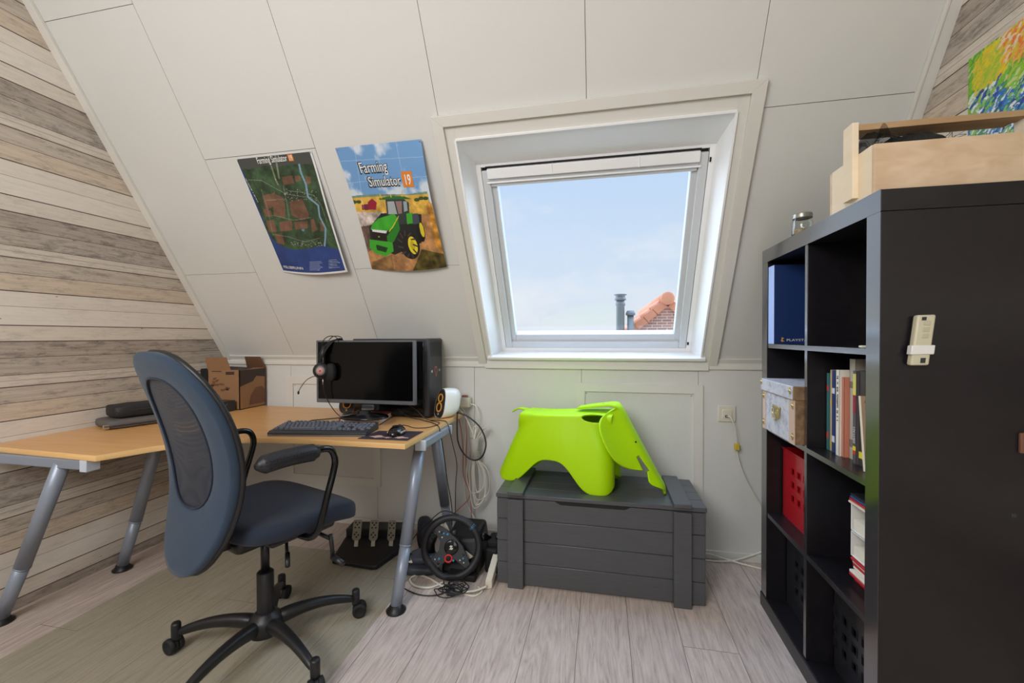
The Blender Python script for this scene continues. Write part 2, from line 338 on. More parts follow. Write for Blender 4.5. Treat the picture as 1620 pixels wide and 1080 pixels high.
brass = mat('brass', S(200, 184, 130), .3, .9)
woodl = wood_mat('beech', S(214, 160, 100), S(226, 174, 114), (1.2, 16, 10), .33)
wooded = wood_mat('beech_edge', S(226, 180, 116), S(236, 194, 134), (2, 2, 30), .4)
birch = wood_mat('birch_ply', S(206, 176, 142), S(224, 197, 166), (7, 7, 16), .5, 2)
birchl = wood_mat('birch_light', S(236, 216, 184), S(244, 226, 198), (3, 3, 10), .55, 3)
esp = wood_mat('black_brown', S(19, 17, 21), S(27, 24, 28), (14, 1.5, 14), .36)
ep = esp.node_tree.nodes['Principled BSDF']; ep.inputs['Specular IOR Level'].default_value = .5; ep.inputs['Coat Weight'].default_value = .15; ep.inputs['Coat Roughness'].default_value = .22
edge_m = mat('edge_sheen', S(40, 37, 41), .22, spec=1.0, coat=1.0); edge_m.node_tree.nodes['Principled BSDF'].inputs['Coat IOR'].default_value = 2.0; edge_m.node_tree.nodes['Principled BSDF'].inputs['Coat Roughness'].default_value = .16  # lighter and glossier than the panels, standing for the window's reflection
whitep = mat('white_plastic', S(232, 228, 214), .35)
cream = mat('cream_plastic', S(222, 217, 200), .3)
rubber = mat('rubber', S(24, 24, 25), .7)
# ================================================================ SETTING
XL, XR, YW, ZK, YB, ZT = -2.42, 1.108, 2.365, 1.01, -1.8, 2.78
SM = 2.08                               # slope length
es = Vector((0, -math.cos(A), math.sin(A))); nin = Vector((0, -math.sin(A), -math.cos(A)))
SL = FR((0, YW, ZK), (1, 0, 0), es, nin)      # x, s, inward offset
def sbox(mb, x0, x1, s0, s1, o0, o1, mi=0): mb.box(x0, x1, s0, s1, o0, o1, mi, SL)
ztop = ZK+SM*math.sin(A); ytop = YW-SM*math.cos(A)
mb = MB(); mb.box(XL-.1, XR+.1, YB-.1, YW+.1, -.05, 0); struct('floor', mb, floor_mat())
pm = plank_mat('whitewashed_planks', 2.219); pm2 = plank_mat('whitewashed_planks_right', 2.180)
mb = MB(); mb.box(XL-.08, XL, YB-.08, YW+.1, 0, ztop+.1); struct('wall_left', mb, pm)
mb = MB(); mb.box(XR, XR+.08, YB-.08, YW+.1, 0, ztop+.1); struct('wall_right', mb, pm2)
mb = MB(); mb.box(XL, XR, YB-.08, YB, 0, ztop+.1); struct('wall_rear', mb, white)
# knee wall with vertical joints
mb = MB(); g = .0011
ed = [XL, -1.93, -1.335, -.72, -.112, .485, XR]
for i in range(6): mb.box(ed[i]+g, ed[i+1]-g, YW, YW+.008, 0, ZK+.02)
mb.box(XL, XR, YW+.006, YW+.1, 0, ZK+.02, 1); struct('wall_back', mb, [white, gap])
# slope of panels with joints, opening for the roof window
OX0, OX1, OS0, OS1 = -.612, .492, .034, 1.15
mb = MB()
def P_(x0, x1, s0, s1): sbox(mb, x0+g, x1-g, s0+g, s1-g, -.008, 0)
P_(XL, -1.895, -.01, .586); P_(XL, -1.895, .586, 1.78); P_(XL, -1.895, 1.78, SM)
P_(-1.895, -1.285, -.01, 1.176); P_(-1.895, -1.285, 1.176, SM)
P_(-1.285, -.674, -.01, .583); P_(-1.285, -.674, .583, SM)
P_(-.674, OX0, -.01, OS1); P_(-.674, -.06, OS1, SM); P_(-.06, .548, OS1, SM); P_(OX1, .548, -.01, OS1); P_(OX0, OX1, -.01, OS0)
P_(.548, XR, -.01, 1.152); P_(.548, XR, 1.152, SM)
for (a, b, c, d) in ((XL, OX0, -.02, SM), (OX1, XR, -.02, SM), (OX0, OX1, OS1, SM), (OX0, OX1, -.05, -.045)): sbox(mb, a, b, c, d, -.09, -.0075, 1)
struct('ceiling', mb, [slope_m, gap])
mb = MB(); mb.box(XL, XR, YB, ytop+.02, ztop, ztop+.05); struct('ceiling', mb, slope_m)
# trims
n_tr = [0]
def trim(fn, m=trimw, bevel=.002):
    n_tr[0] += 1; mb = MB(); fn(mb); struct('trim_%d' % n_tr[0], mb, m, bevel=bevel)
trim(lambda mb: (sbox(mb, XL, XL+.044, .0, SM, 0, .012), sbox(mb, XL+.03, XL+.044, .0, SM, .011, .016)))
trim(lambda mb: (sbox(mb, XR-.046, XR, .0, SM, 0, .012), sbox(mb, XR-.046, XR-.036, .0, SM, .011, .016)))
trim(lambda mb: (sbox(mb, XL+.044, -.692, .0, .024, 0, .010), mb.box(XL, -.648, YW-.013, YW, .972, .992), mb.box(XL, -.692, YW-.007, YW, .99, 1.012)))
trim(lambda mb: (sbox(mb, .572, XR-.046, .0, .024, 0, .010), mb.box(.534, XR, YW-.013, YW, .972, .992), mb.box(.572, XR, YW-.007, YW, .99, 1.012)))
def hatch(x0, x1, z0, z1, w=.046):
    def fn(mb):
        y0, y1 = YW-.010, YW
        for pts in (((x0, z1), (x1, z1), (x1-w, z1-w), (x0+w, z1-w)), ((x0, z0), (x0, z1), (x0+w, z1-w), (x0+w, z0+w)), ((x1, z1), (x1, z0), (x1-w, z0+w), (x1-w, z1-w)), ((x1, z0), (x0, z0), (x0+w, z0+w), (x1-w, z0+w))):
            mb.prism(pts, 0, y1-y0, T=FR((0, y1, 0), (1, 0, 0), (0, 0, 1), (0, -1, 0)))
        for (a, c) in ((x0+w+.008, z1-w-.010), (x1-w-.010, z1-w-.012)): mb.lathe([(.0028, 0), (.0028, .0015)], 8, 1, T=FR((a, YW, c), (1, 0, 0), (0, 0, 1), (0, -1, 0)))
    trim(fn, [trimw, gap], .0012)
hatch(-.139, .507, .24, .891); hatch(-1.956, -1.310, .24, .898)
mb = MB(); mb.box(XL, XR, YW-.012, YW, 0, .042); struct('baseboard_back', mb, trimw, bevel=.002)
# ---- roof window
win = bpy.data.objects.new('window_1', None); C.objects.link(win); win['kind'] = 'structure'; win.location = (0, YW, ZK)
def wpart(name, mb, m, **k): return mb.build(name, m, win, W=True, **k)
mb = MB(); cw = .048
for pts in (((-.702, 1.248), (.580, 1.248), (.580-cw, 1.205), (-.702+cw, 1.205)), ((-.702+.012, -.012), (-.702, 1.248), (-.702+cw, 1.205), (-.645, -.012)), ((.580, 1.248), (.572, -.012), (.530, -.012), (.580-cw, 1.205))):
    mb.prism(pts, 0, .022, T=SL)
wpart('casing', mb, trimw, bevel=.0015)
mb = MB(); mb.box(-.652, .532, YW-.018, YW, .966, .992); mb.box(-.650, .530, YW-.008, YW, .99, 1.03); wpart('apron', mb, trimw, bevel=.002)
mb = MB()
for (a, b, c, d) in ((-.654, OX0, 0.0, 1.205), (OX1, .532, 0.0, 1.205), (OX0, OX1, OS1, 1.205), (OX0, OX1, 0, OS0)): sbox(mb, a, b, c, d, 0, .008)
wpart('inner_board', mb, trimw, bevel=.001)
mb = MB(); FX0, FX1, FS0, FS1, FO = -.576, .463, -.010, 1.026, -.11
o_ = [(OX0, OS0, .011), (OX1, OS0, .011), (OX1, OS1, .011), (OX0, OS1, .011)]; i_ = [(FX0, FS0, FO), (FX1, FS0, FO), (FX1, FS1, FO), (FX0, FS1, FO)]
k_ = [(OX0-.02, OS0-.012, -.008), (OX1+.02, OS0-.012, -.008), (OX1+.02, OS1+.02, -.03), (OX0-.02, OS1+.02, -.03)]; k2 = [(x+(-.02 if x < 0 else .02), s_+(-.012 if s_ < .5 else .02), FO-.01) for x, s_, o in i_]
mb.add(o_+i_+k2+k_, [(0, 1, 5, 4), (1, 2, 6, 5), (2, 3, 7, 6), (3, 0, 4, 7), (4, 5, 9, 8), (5, 6, 10, 9), (6, 7, 11, 10), (7, 4, 8, 11), (8, 9, 13, 12), (9, 10, 14, 13), (10, 11, 15, 14), (11, 8, 12, 15), (12, 13, 1, 0), (13, 14, 2, 1), (14, 15, 3, 2), (15, 12, 0, 3)], T=SL)
wpart('lining', mb, brightw, auto=True)
mb = MB()
for (a, b, c, d) in ((OX0-.005, OX0+.004, OS0, OS1), (OX1-.004, OX1+.005, OS0, OS1), (OX0, OX1, OS1-.004, OS1+.006)): sbox(mb, a, b, c, d, 0, .016)
sbox(mb, OX0-.02, OX1+.02, OS0-.012, OS0+.004, 0, .026)
wpart('sill_strip', mb, brightw, bevel=.0015)
def ring(mb, x0, x1, s0, s1, wx, ws0, ws1, o0, o1, mi=0):
    sbox(mb, x0, x0+wx, s0, s1, o0, o1, mi); sbox(mb, x1-wx, x1, s0, s1, o0, o1, mi); sbox(mb, x0+wx, x1-wx, s0, s0+ws0, o0, o1, mi); sbox(mb, x0+wx, x1-wx, s1-ws1, s1, o0, o1, mi)
mb = MB(); ring(mb, FX0-.03, FX1+.03, FS0-.03, FS1+.03, .053, .053, .045, -.17, FO-.002); wpart('frame', mb, brightw, bevel=.0015)
mb = MB(); ring(mb, FX0+.022, FX1-.022, FS0+.022, FS1-.014, .005, .005, .005, -.17, FO-.008); wpart('gasket', mb, gap)
mb = MB(); ring(mb, FX0+.026, FX1-.026, FS0+.026, FS1-.03, .036, .036, .03, -.16, FO+.004); ring(mb, FX0+.058, FX1-.058, FS0+.058, FS1-.06, .030, .045, .03, -.17, FO-.014); wpart('sash', mb, alu, bevel=.003)
mb = MB(); sbox(mb, FX0+.058, FX1-.058, FS0+.07, FS1-.07, -.146, -.142)
glass = bpy.data.materials.new('window_glass'); glass.use_nodes = True; t = glass.node_tree; t.nodes.clear()
o1 = N(t, 'ShaderNodeOutputMaterial'); m1 = N(t, 'ShaderNodeMixShader'); tr = N(t, 'ShaderNodeBsdfTransparent'); gl = N(t, 'ShaderNodeBsdfGlossy'); gl.inputs['Roughness'].default_value = .02
lw = N(t, 'ShaderNodeLayerWeight'); pw5 = N(t, 'ShaderNodeMath', operation='POWER'); pw5.inputs[1].default_value = 4; t.links.new(lw.outputs['Facing'], pw5.inputs[0]); fz = N(t, 'ShaderNodeMath', operation='MULTIPLY_ADD'); fz.inputs[1].default_value = .5; fz.inputs[2].default_value = .03; t.links.new(pw5.outputs[0], fz.inputs[0]); tr.inputs[0].default_value = (.98, .99, .99, 1)
t.links.new(fz.outputs[0], m1.inputs[0]); t.links.new(tr.outputs[0], m1.inputs[1]); t.links.new(gl.outputs[0], m1.inputs[2]); t.links.new(m1.outputs[0], o1.inputs[0])
wpart('pane', mb, glass)
mb = MB(); sbox(mb, FX0+.020, FX1-.020, FS1-.034, FS1-.010, -.15, -.125); sbox(mb, FX0+.046, FX1-.056, FS1-.020, FS1-.012, -.13, FO+.002); wpart('ventilation_gap', mb, blackm)
mb = MB(); sbox(mb, FX0+.056, FX1-.062, FS1-.064, FS1-.021, FO-.01, FO+.020)
for xx in (-.222, .155): sbox(mb, xx, xx+.003, FS1-.066, FS1-.019, FO+.0, FO+.0235)
wpart('vent_flap', mb, brightw, bevel=.006)
mb = MB(); sbox(mb, FX0+.056, FX1-.062, FS1-.082, FS1-.064, FO-.01, FO+.004); wpart('flap_base', mb, alu, bevel=.001)
mb = MB(); sbox(mb, FX0+.048, FX1-.054, FS1-.087, FS1-.081, FO-.01, FO+.012); wpart('light_strip', mb, brightw, bevel=.002)
mb = MB(); sbox(mb, FX0+.062, FX1-.066, FS1-.104, FS1-.087, FO-.02, FO-.000); wpart('blind_rail', mb, alu, bevel=.004)
mb = MB(); sbox(mb, FX1-.020, FX1-.012, FS0+.045, FS0+.060, FO-.002, FO+.004); wpart('catch', mb, blackm)
mb = MB(); sbox(mb, FX1-.020, FX1-.014, FS1-.070, FS1-.052, FO-.002, FO+.004); wpart('catch', mb, blackm)
# added frame on the solid rear wall, unseen, standing for the daylight's window
mb = MB()
mb.box(-2.15, -.55, YB, YB+.05, .75, .80); mb.box(-2.15, -.55, YB, YB+.05, 2.32, 2.37); mb.box(-2.15, -2.10, YB, YB+.05, .8, 2.32); mb.box(-.60, -.55, YB, YB+.05, .8, 2.32)
struct('added_window_frame', mb, brightw)
# ---- outside
hb = thing('gable_house', 'brick gable house with orange tiled roof seen through the roof window, lower right', 'house', (1.40, 10, -4))
brick = bpy.data.materials.new('brickwork'); brick.use_nodes = True; t = brick.node_tree; bt = N(t, 'ShaderNodeTexBrick'); tcx = N(t, 'ShaderNodeTexCoord')
sx_ = N(t, 'ShaderNodeSeparateXYZ'); cx_ = N(t, 'ShaderNodeCombineXYZ'); t.links.new(tcx.outputs['Object'], sx_.inputs[0]); t.links.new(sx_.outputs[0], cx_.inputs[0]); t.links.new(sx_.outputs[2], cx_.inputs[1]); t.links.new(cx_.outputs[0], bt.inputs[0])
bt.inputs['Scale'].default_value = 1; bt.inputs['Brick Width'].default_value = .21; bt.inputs['Row Height'].default_value = .062; bt.inputs['Mortar Size'].default_value = .008
bt.inputs['Color1'].default_value = S(176, 128, 108); bt.inputs['Color2'].default_value = S(150, 108, 92); bt.inputs['Mortar'].default_value = S(214, 186, 170)
t.links.new(bt.outputs[0], t.nodes['Principled BSDF'].inputs['Base Color'])
mb = MB(); TG = FR((0, 0, 0), (1, 0, 0), (0, 0, 1), (0, -1, 0))
mb.prism([(-3.4, 0), (3.4, 0), (3.4, 3.0), (0, 5.83), (-3.4, 3.0)], -6, 0, T=TG); mb.build('gable_wall', brick, hb)
tile = mat('orange_tile', S(206, 132, 96), .7, var=.12, vscale=3)
def roofside(sg):
    mb = MB(); d = Vector((sg*3.8, 0, -3.24)).normalized(); nn = Vector((sg*3.24, 0, 3.8)).normalized(); L = 4.9
    mb.add([(0, -.06, 5.93), tuple(Vector((0, -.06, 5.93))+d*L), tuple(Vector((0, 6, 5.93))+d*L), (0, 6, 5.93)], [(0, 1, 2, 3)])
    for k in range(17):      # verge tiles, slightly lapped
        a = Vector((0, 0, 5.93))+d*(.26*k+.10); b = a+d*.27
        q = [a+nn*.055, b+nn*.085, b-nn*.10, a-nn*.10]
        vs = [tuple(Vector((p.x, -.09, p.z))) for p in q]+[tuple(Vector((p.x, .14, p.z))) for p in q]
        mb.add(vs, [(0, 1, 2, 3), (4, 7, 6, 5), (0, 4, 5, 1), (1, 5, 6, 2), (2, 6, 7, 3), (3, 7, 4, 0)])
        for r in range(9):   # pantile rows behind
            y = .14+r*.24
            mb.tube([a+Vector((0, y+.1, 0))+nn*.03, b+Vector((0, y+.1, 0))+nn*.05], .09, 8)
    mb.build('roof_side', tile, hb)
roofside(-1); roofside(1)
mb = MB(); mb.tube([(0, -.12, 5.97), (0, 6, 5.97)], .145, 20); mb.ball((0, -.12, 5.97), .145, .03, .145); mb.build('ridge_tile', tile, hb)
zinc = mat('zinc', S(112, 113, 112), .5, .2)
ch = thing('flue_pipe', 'tall grey metal flue pipe with a flat cap, left of the gable roof outside', 'chimney', (.385, 9.7, -2))
mb = MB(); mb.lathe([(.088, 0), (.088, 3.8), (.105, 3.82), (.105, 3.86), (.09, 3.88), (.09, 3.93)], 24); mb.build('pipe', zinc, ch)
mb = MB(); mb.lathe([(.12, 3.93), (.125, 3.96), (.11, 3.98), (.10, 4.03), (.14, 4.045), (.14, 4.06)], 24); mb.build('cap', zinc, ch)
c2 = thing('vent_pipe', 'short grey vent pipe beside the left slope of the tiled roof outside', 'chimney', (.60, 9.72, 0.6))
mb = MB(); mb.lathe([(.07, 0), (.07, 1.02)], 20); mb.build('pipe', zinc, c2); mb = MB(); mb.lathe([(.10, 1.0), (.10, 1.04), (.075, 1.10)], 20); mb.build('cap', zinc, c2)
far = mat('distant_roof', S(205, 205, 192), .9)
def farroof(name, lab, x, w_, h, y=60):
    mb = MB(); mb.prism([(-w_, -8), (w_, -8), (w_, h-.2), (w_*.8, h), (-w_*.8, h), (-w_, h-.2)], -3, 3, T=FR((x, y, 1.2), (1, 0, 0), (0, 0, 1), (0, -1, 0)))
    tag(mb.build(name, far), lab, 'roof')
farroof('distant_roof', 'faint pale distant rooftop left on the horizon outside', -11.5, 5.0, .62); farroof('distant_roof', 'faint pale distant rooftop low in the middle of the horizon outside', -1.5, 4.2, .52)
mb = MB(); mb.box(-60, 60, 3.2, 120, -6.1, -6); struct('trim_ground', mb, mat('ground', S(228, 224, 214), .9)); bpy.data.objects['trim_ground'].name = 'ground'  # near-white ground, made pale to bounce sky light onto the window lining
# ================================================================ DESK
DZ = .715
dk = thing('corner_desk', 'L-shaped beech corner desk on silver tube legs against plank wall', 'desk', (-1.6, 1.9, 0))
curve = catmull([Vector(p+(0,)) for p in ((-1.81, 1.212), (-1.775, 1.285), (-1.712, 1.40), (-1.60, 1.50), (-1.46, 1.560), (-1.30, 1.583), (-1.10, 1.588), (-.775, 1.590))], 5)
poly = [(XL+.004, 1.240)]+[(p.x, p.y) for p in curve]+[(-.772, 2.315), (XL+.004, 2.315)]
mb = MB(); mb.prism(poly, DZ-.022, DZ, sm=False)
def toppoly(mb, pts, z0, z1):
    n = len(pts)
mt = MB(); n = len(poly); mt.add([(x, y, DZ) for x, y in poly]+[(x, y, DZ-.022) for x, y in poly], [tuple(range(n)), tuple(range(n, 2*n))[::-1]], 0)
b0 = 0
mt.f += [(i, n+i, n+(i+1) % n, (i+1) % n) for i in range(n)]; mt.m += [1]*n; mt.sm += [True]*n
mt.build('tabletop', [woodl, wooded], dk, W=True, bevel=.0012)
def leg(b, t, split=.36, r=.026):
    b, t = Vector(b), Vector(t); m_ = b.lerp(t, split)
    mb = MB(); mb.tube([m_.lerp(b, -.02), t], r, 24); mb.tube([b+Vector((0, 0, .02)), m_], r*.92, 24); mb.tube([m_, m_.lerp(t, .012)], r*1.03, 24)
    l = mb.build('leg', silver, dk, W=True)
    mb = MB(); mb.lathe([(.040, 0), (.041, .006), (.030, .014), (.024, .03)], 28, T=Matrix.Translation(b)); mb.build('foot', blackp, l, W=True)
leg((-.845, 1.640, 0), (-.815, 1.83, .675)); leg((-.845, 2.285, 0), (-.80, 1.965, .675))
leg((-2.370, 1.250, 0), (-2.02, 1.245, .67)); leg((-2.325, 1.665, 0), (-2.085, 1.665, .69))
mb = MB(); mb.rbox(-.80, -.755, 1.745, 2.07, .655, .692, .006); mb.build('rail', silver, dk, W=True)
mb = MB(); mb.rbox(-2.36, -1.89, 1.222, 1.262, .652, .692, .006); mb.build('rail', silver, dk, W=True)
capm = mat('rail_cap', S(196, 204, 214), .4)
for (a, b, c, d) in ((-.802, -.752, 1.738, 1.75), (-.802, -.752, 2.065, 2.077), (-1.895, -1.862, 1.216, 1.264), (-2.395, -2.355, 1.216, 1.264)):
    mb = MB(); mb.rbox(a, b, c, d, .648, .693, .003); mb.build('rail_cap', capm, dk, W=True)
mb = MB(); mb.rbox(-2.36, -.80, 1.93, 1.97, .655, .692, .004); mb.build('crossbar', darkp, dk, W=True)
# ================================================================ CHAIR MAT
mat_m = bpy.data.materials.new('vinyl_mat'); mat_m.use_nodes = True; p = mat_m.node_tree.nodes['Principled BSDF']
p.inputs['Base Color'].default_value = S(186, 182, 156); p.inputs['Alpha'].default_value = .30; p.inputs['Roughness'].default_value = .22
mb = MB(); mb.prism([(-2.085, .35), (-.893, .35), (-.897, 2.036), (-2.12, 2.034)], .0005, .003)
tag(mb.build('chair_mat', mat_m), 'translucent greenish vinyl floor mat under the office chair', 'mat')
# ================================================================ CHAIR
ct = thing('office_chair', 'dark blue swivel office chair with mesh back and black star base on castors', 'office chair', (-1.20, 1.33, 0.003), 70)
fabric = mat('blue_fabric', S(44, 62, 82), .85, sheen=.12, bump=.4, bscale=900, var=.06, vscale=30)
fabd = mat('navy_fabric', S(26, 36, 54), .85, sheen=.08, bump=.4, bscale=900)
mesh_m = bpy.data.materials.new('mesh_fabric'); mesh_m.use_nodes = True; t = mesh_m.node_tree; p = t.nodes['Principled BSDF']
p.inputs['Base Color'].default_value = S(30, 36, 50); p.inputs['Roughness'].default_value = .6; p.inputs['Alpha'].default_value = .84; p.inputs['Sheen Weight'].default_value = .1
tcm = N(t, 'ShaderNodeTexCoord'); wv1 = N(t, 'ShaderNodeTexVoronoi'); wv1.inputs['Scale'].default_value = 240; wv1.inputs['Randomness'].default_value = .05; t.links.new(tcm.outputs['Object'], wv1.inputs[0])
mrm = N(t, 'ShaderNodeMapRange'); mrm.inputs[1].default_value = .15; mrm.inputs[2].default_value = .42; mrm.inputs[3].default_value = .55; mrm.inputs[4].default_value = 1.0; t.links.new(wv1.outputs[0], mrm.inputs[0]); t.links.new(mrm.outputs[0], p.inputs['Alpha'])
# base
mb = MB(); mb.lathe([(.045, .068), (.056, .075), (.056, .120), (.050, .132), (.034, .145), (.030, .15)], 32); mb.build('hub', blackp, ct)
for k in range(5):
    a = math.radians(49-70+72*k)
    dr = Vector((math.cos(a), math.sin(a), 0)); sd = Vector((-dr.y, dr.x, 0)); mb = MB()
    prof = [(.03, .105, .030, .030), (.07, .112, .027, .028), (.12, .115, .024, .024), (.18, .112, .021, .021), (.24, .100, .018, .019), (.29, .083, .016, .017), (.318, .073, .014, .014)]
    vs = []; fs = []; sg = 12
    for (d_, z_, hw, hh) in prof:
        for q in range(sg):
            an = 2*math.pi*q/sg; vs.append(dr*d_+sd*hw*math.cos(an)*(1 if math.sin(an) > 0 else .8)+Vector((0, 0, z_+hh*math.sin(an))))
    for i in range(len(prof)-1):
        for q in range(sg): fs.append((i*sg+q, i*sg+(q+1) % sg, (i+1)*sg+(q+1) % sg, (i+1)*sg+q))
    fs += [tuple(range(sg))[::-1], tuple((len(prof)-1)*sg+q for q in range(sg))]
    mb.add(vs, fs, 0, True); mb.build('base_leg', blackp, ct, weld=True, sub=1)
    tip = dr*.322
    an = a+math.radians(70)
    cs = MB(); cs.lathe([(.0145, .050), (.0155, .060), (.0155, .104), (.013, .110)], 20, T=Matrix.Translation(tip))
    wd = Vector((math.cos(an), math.sin(an), 0)); wc = tip+wd.cross(Vector((0, 0, 1)))*.014+Vector((0, 0, .027)); 
    hood = FR(wc, Vector((wd.cross(Vector((0, 0, 1))))), (0, 0, 1), -wd if False else wd)
    cs.tube([(0, 0, -.008), (0, 0, .008)], .024, 20, T=hood)
    co = cs.build('castor', blackp, ct)
    for sgn in (-1, 1):
        m2 = MB(); m2.lathe([(.012, .006*sgn), (.026, .007*sgn), (.0275, .012*sgn), (.0265, .022*sgn), (.018, .0245*sgn), (.016, .0225*sgn), (.001, .0225*sgn)], 28, T=hood, cap=False); m2.build('wheel', rubber, co, weld=True)
mb = MB(); mb.lathe([(.027, .135), (.028, .14), (.028, .29), (.023, .295)], 28); mb.build('gas_sleeve', blackp, ct)
mb = MB(); mb.lathe([(.0145, .29), (.0145, .425)], 24); mb.build('gas_piston', mat('dark_metal', S(60, 60, 64), .3, .8), ct)
mb = MB(); mb.rbox(-.13, .12, -.075, .075, .415, .468, .02); mb.rbox(-.20, -.10, -.03, .03, .43, .47, .012); mb.rbox(-.08, .16, -.19, .19, .452, .474, .01)
mb.rbox(.05, .18, -.16, -.05, .425, .47, .015); mb.build('tilt_mechanism', blackp, ct)
mb = MB(); mb.tube([(.00, -.06, .44), (.01, -.12, .432), (-.025, -.185, .385)], .0055, 10); mb.tube([(-.01, -.16, .405), (-.03, -.195, .378)], .008, 12); mb.build('height_lever', blackp, ct)
mb = MB(); mb.tube([(.10, -.10, .435), (.10, -.24, .430)], .007, 10); mb.tube([(.10, -.24, .445), (.105, -.245, .365)], .0075, 12); mb.tube([(.105, -.242, .365), (.105, -.30, .355)], .010, 12); mb.build('tension_crank', blackp, ct)
# seat
def seatfn(p):
    x, y, z = p; f = max(0, x-.06); side = abs(y)/.25
    z2 = z-1.0*f*f*(1.0+.2*side) + .012*side*side - .012*math.exp(-((x+.02)/.12)**2)*(z > .51)
    return Vector((x+.0*z, y*(1-.10*max(0, -x-.05)/.2), z2))
mb = MB(); mb.ball((.050, 0, .508), .214, .250, .044, .42, .50, 48, 18, fn=seatfn); mb.build('seat', fabd, ct, weld=True)
# backrest
def prof(h):      # h 0..0.70 -> x, z
    pts = [(0, -.264), (.08, -.243), (.18, -.222), (.26, -.214), (.36, -.222), (.48, -.252), (.58, -.286), (.66, -.318), (.70, -.336)]
    for i in range(len(pts)-1):
        a, b = pts[i], pts[i+1]
        if h <= b[0] or i == len(pts)-2:
            u = (h-a[0])/(b[0]-a[0]); u = max(0, min(1.0, u)); 
            xm = a[1]+(b[1]-a[1])*u; break
    # smooth
    return xm
_ph = [i*.01 for i in range(-2, 74)]; _px = np.convolve(np.pad([prof(h) for h in _ph], 6, 'edge'), np.ones(13)/13, 'valid')
def bx(h): return float(np.interp(h, _ph, _px))
def B(y, h, o=0): return Vector((bx(h)+.50*y*y+o, y, .405+h*.992))
OUT = [(0, 0), (.035, .002), (.085, .020), (.13, .06), (.165, .115), (.19, .18), (.21, .26), (.225, .34), (.232, .42), (.230, .50), (.212, .57), (.175, .635), (.115, .682), (.05, .699), (0, .701)]
INN = [(0, .205), (.04, .209), (.080, .225), (.11, .255), (.132, .30), (.145, .36), (.150, .42), (.148, .48), (.138, .53), (.115, .575), (.075, .607), (.035, .617), (0, .618)]
def resample(P, n):
    P = catmull([Vector((a, b, 0)) for a, b in P], 12); d = [0]
    for i in range(1, len(P)): d.append(d[-1]+(P[i]-P[i-1]).length)
    return [(float(np.interp(d[-1]*k/n, d, [p.x for p in P])), float(np.interp(d[-1]*k/n, d, [p.y for p in P]))) for k in range(n+1)]
def full(P, n=26):
    a = resample(P, n); return a+[(-x, y) for x, y in a[-2:0:-1]]
fo, fi = full(OUT), full(INN); nn_ = len(fo)
def padring(o_f, o_b):
    # closed padded ring: outer edge rounded
    vs = []; fs = []
    rows = []
    for k in range(nn_):
        O, I = fo[k], fi[k]; row = []
        L_ = [(1.0, 0), (.985, .9), (.90, 1), (.5, 1), (.10, 1), (.02, .8), (0, 0)]
        for (u, q) in L_: row.append((u, o_f*q))
        for (u, q) in L_[-2:0:-1]: row.append((u, -o_b*q))
        rows.append([B(I[0]+(O[0]-I[0])*u, I[1]+(O[1]-I[1])*u, q) for u, q in row])
    m_ = len(rows[0])
    for r_ in rows: vs += r_
    for k in range(nn_):
        for j in range(m_): fs.append((k*m_+j, k*m_+(j+1) % m_, ((k+1) % nn_)*m_+(j+1) % m_, ((k+1) % nn_)*m_+j))
    return vs, fs
mb = MB(); vs, fs = padring(.018, .018); mb.add(vs, fs, 0, True); bko = mb.build('backrest', fabric, ct, weld=True)
mb = MB(); vs = [B(0, .41, -.008)]; fs = []
for r_ in (1/3, 2/3, 1.0): vs += [B(y*r_, .41+(h-.41)*r_, -.008-.004*r_) for y, h in fi]
for q in range(3):
    for k in range(nn_):
        if q == 0: fs.append((0, 1+k, 1+(k+1) % nn_))
        else: fs.append((1+(q-1)*nn_+k, 1+q*nn_+k, 1+q*nn_+(k+1) % nn_, 1+(q-1)*nn_+(k+1) % nn_))
mb.add(vs, fs, 0, True); mb.build('mesh_panel', mesh_m, bko)
mb = MB(); mb.tube([B(y*1.01, .41+(h-.41)*1.01, -.017) for y, h in fi], .0035, 8, closed=True); mb.build('piping', fabd, bko)
mb = MB(); mb.tube([B(y*.992, .35+(h-.35)*.992, .016) for y, h in fo], .009, 8, closed=True); mb.build('edge_trim', blackp, bko)
mb = MB(); mb.grid(lambda u, v: B(-.15+.30*u, .205+.12*v+.01*math.sin(u*3.1), .008), 10, 5); mb.build('lumbar_pad', fabd, bko, solid=.01)
mb = MB(); mb.tube([(-.10, 0, .455), (-.175, 0, .45), (-.205, 0, .50), (-.195, 0, .60)], [.020, .02, .018, .014], 14, smooth=4); mb.build('back_bracket', blackp, ct)
pad_m = bpy.data.materials.new('perforated_pad'); pad_m.use_nodes = True; t = pad_m.node_tree; p = t.nodes['Principled BSDF']; p.inputs['Roughness'].default_value = .45
tcx = N(t, 'ShaderNodeTexCoord'); vo = N(t, 'ShaderNodeTexVoronoi'); vo.inputs['Scale'].default_value = 95; vo.inputs['Randomness'].default_value = .1
mr = N(t, 'ShaderNodeMapRange'); mr.inputs[1].default_value = .25; mr.inputs[2].default_value = .32; t.links.new(tcx.outputs['Object'], vo.inputs[0]); t.links.new(vo.outputs[0], mr.inputs[0])
cr = N(t, 'ShaderNodeMix', data_type='RGBA'); cr.inputs[6].default_value = S(5, 5, 7); cr.inputs[7].default_value = S(31, 31, 37); t.links.new(mr.outputs[0], cr.inputs[0]); t.links.new(cr.outputs[2], p.inputs['Base Color'])
bm_ = N(t, 'ShaderNodeBump'); bm_.inputs['Strength'].default_value = .6; bm_.inputs['Distance'].default_value = .002; t.links.new(mr.outputs[0], bm_.inputs['Height']); t.links.new(bm_.outputs[0], p.inputs['Normal'])
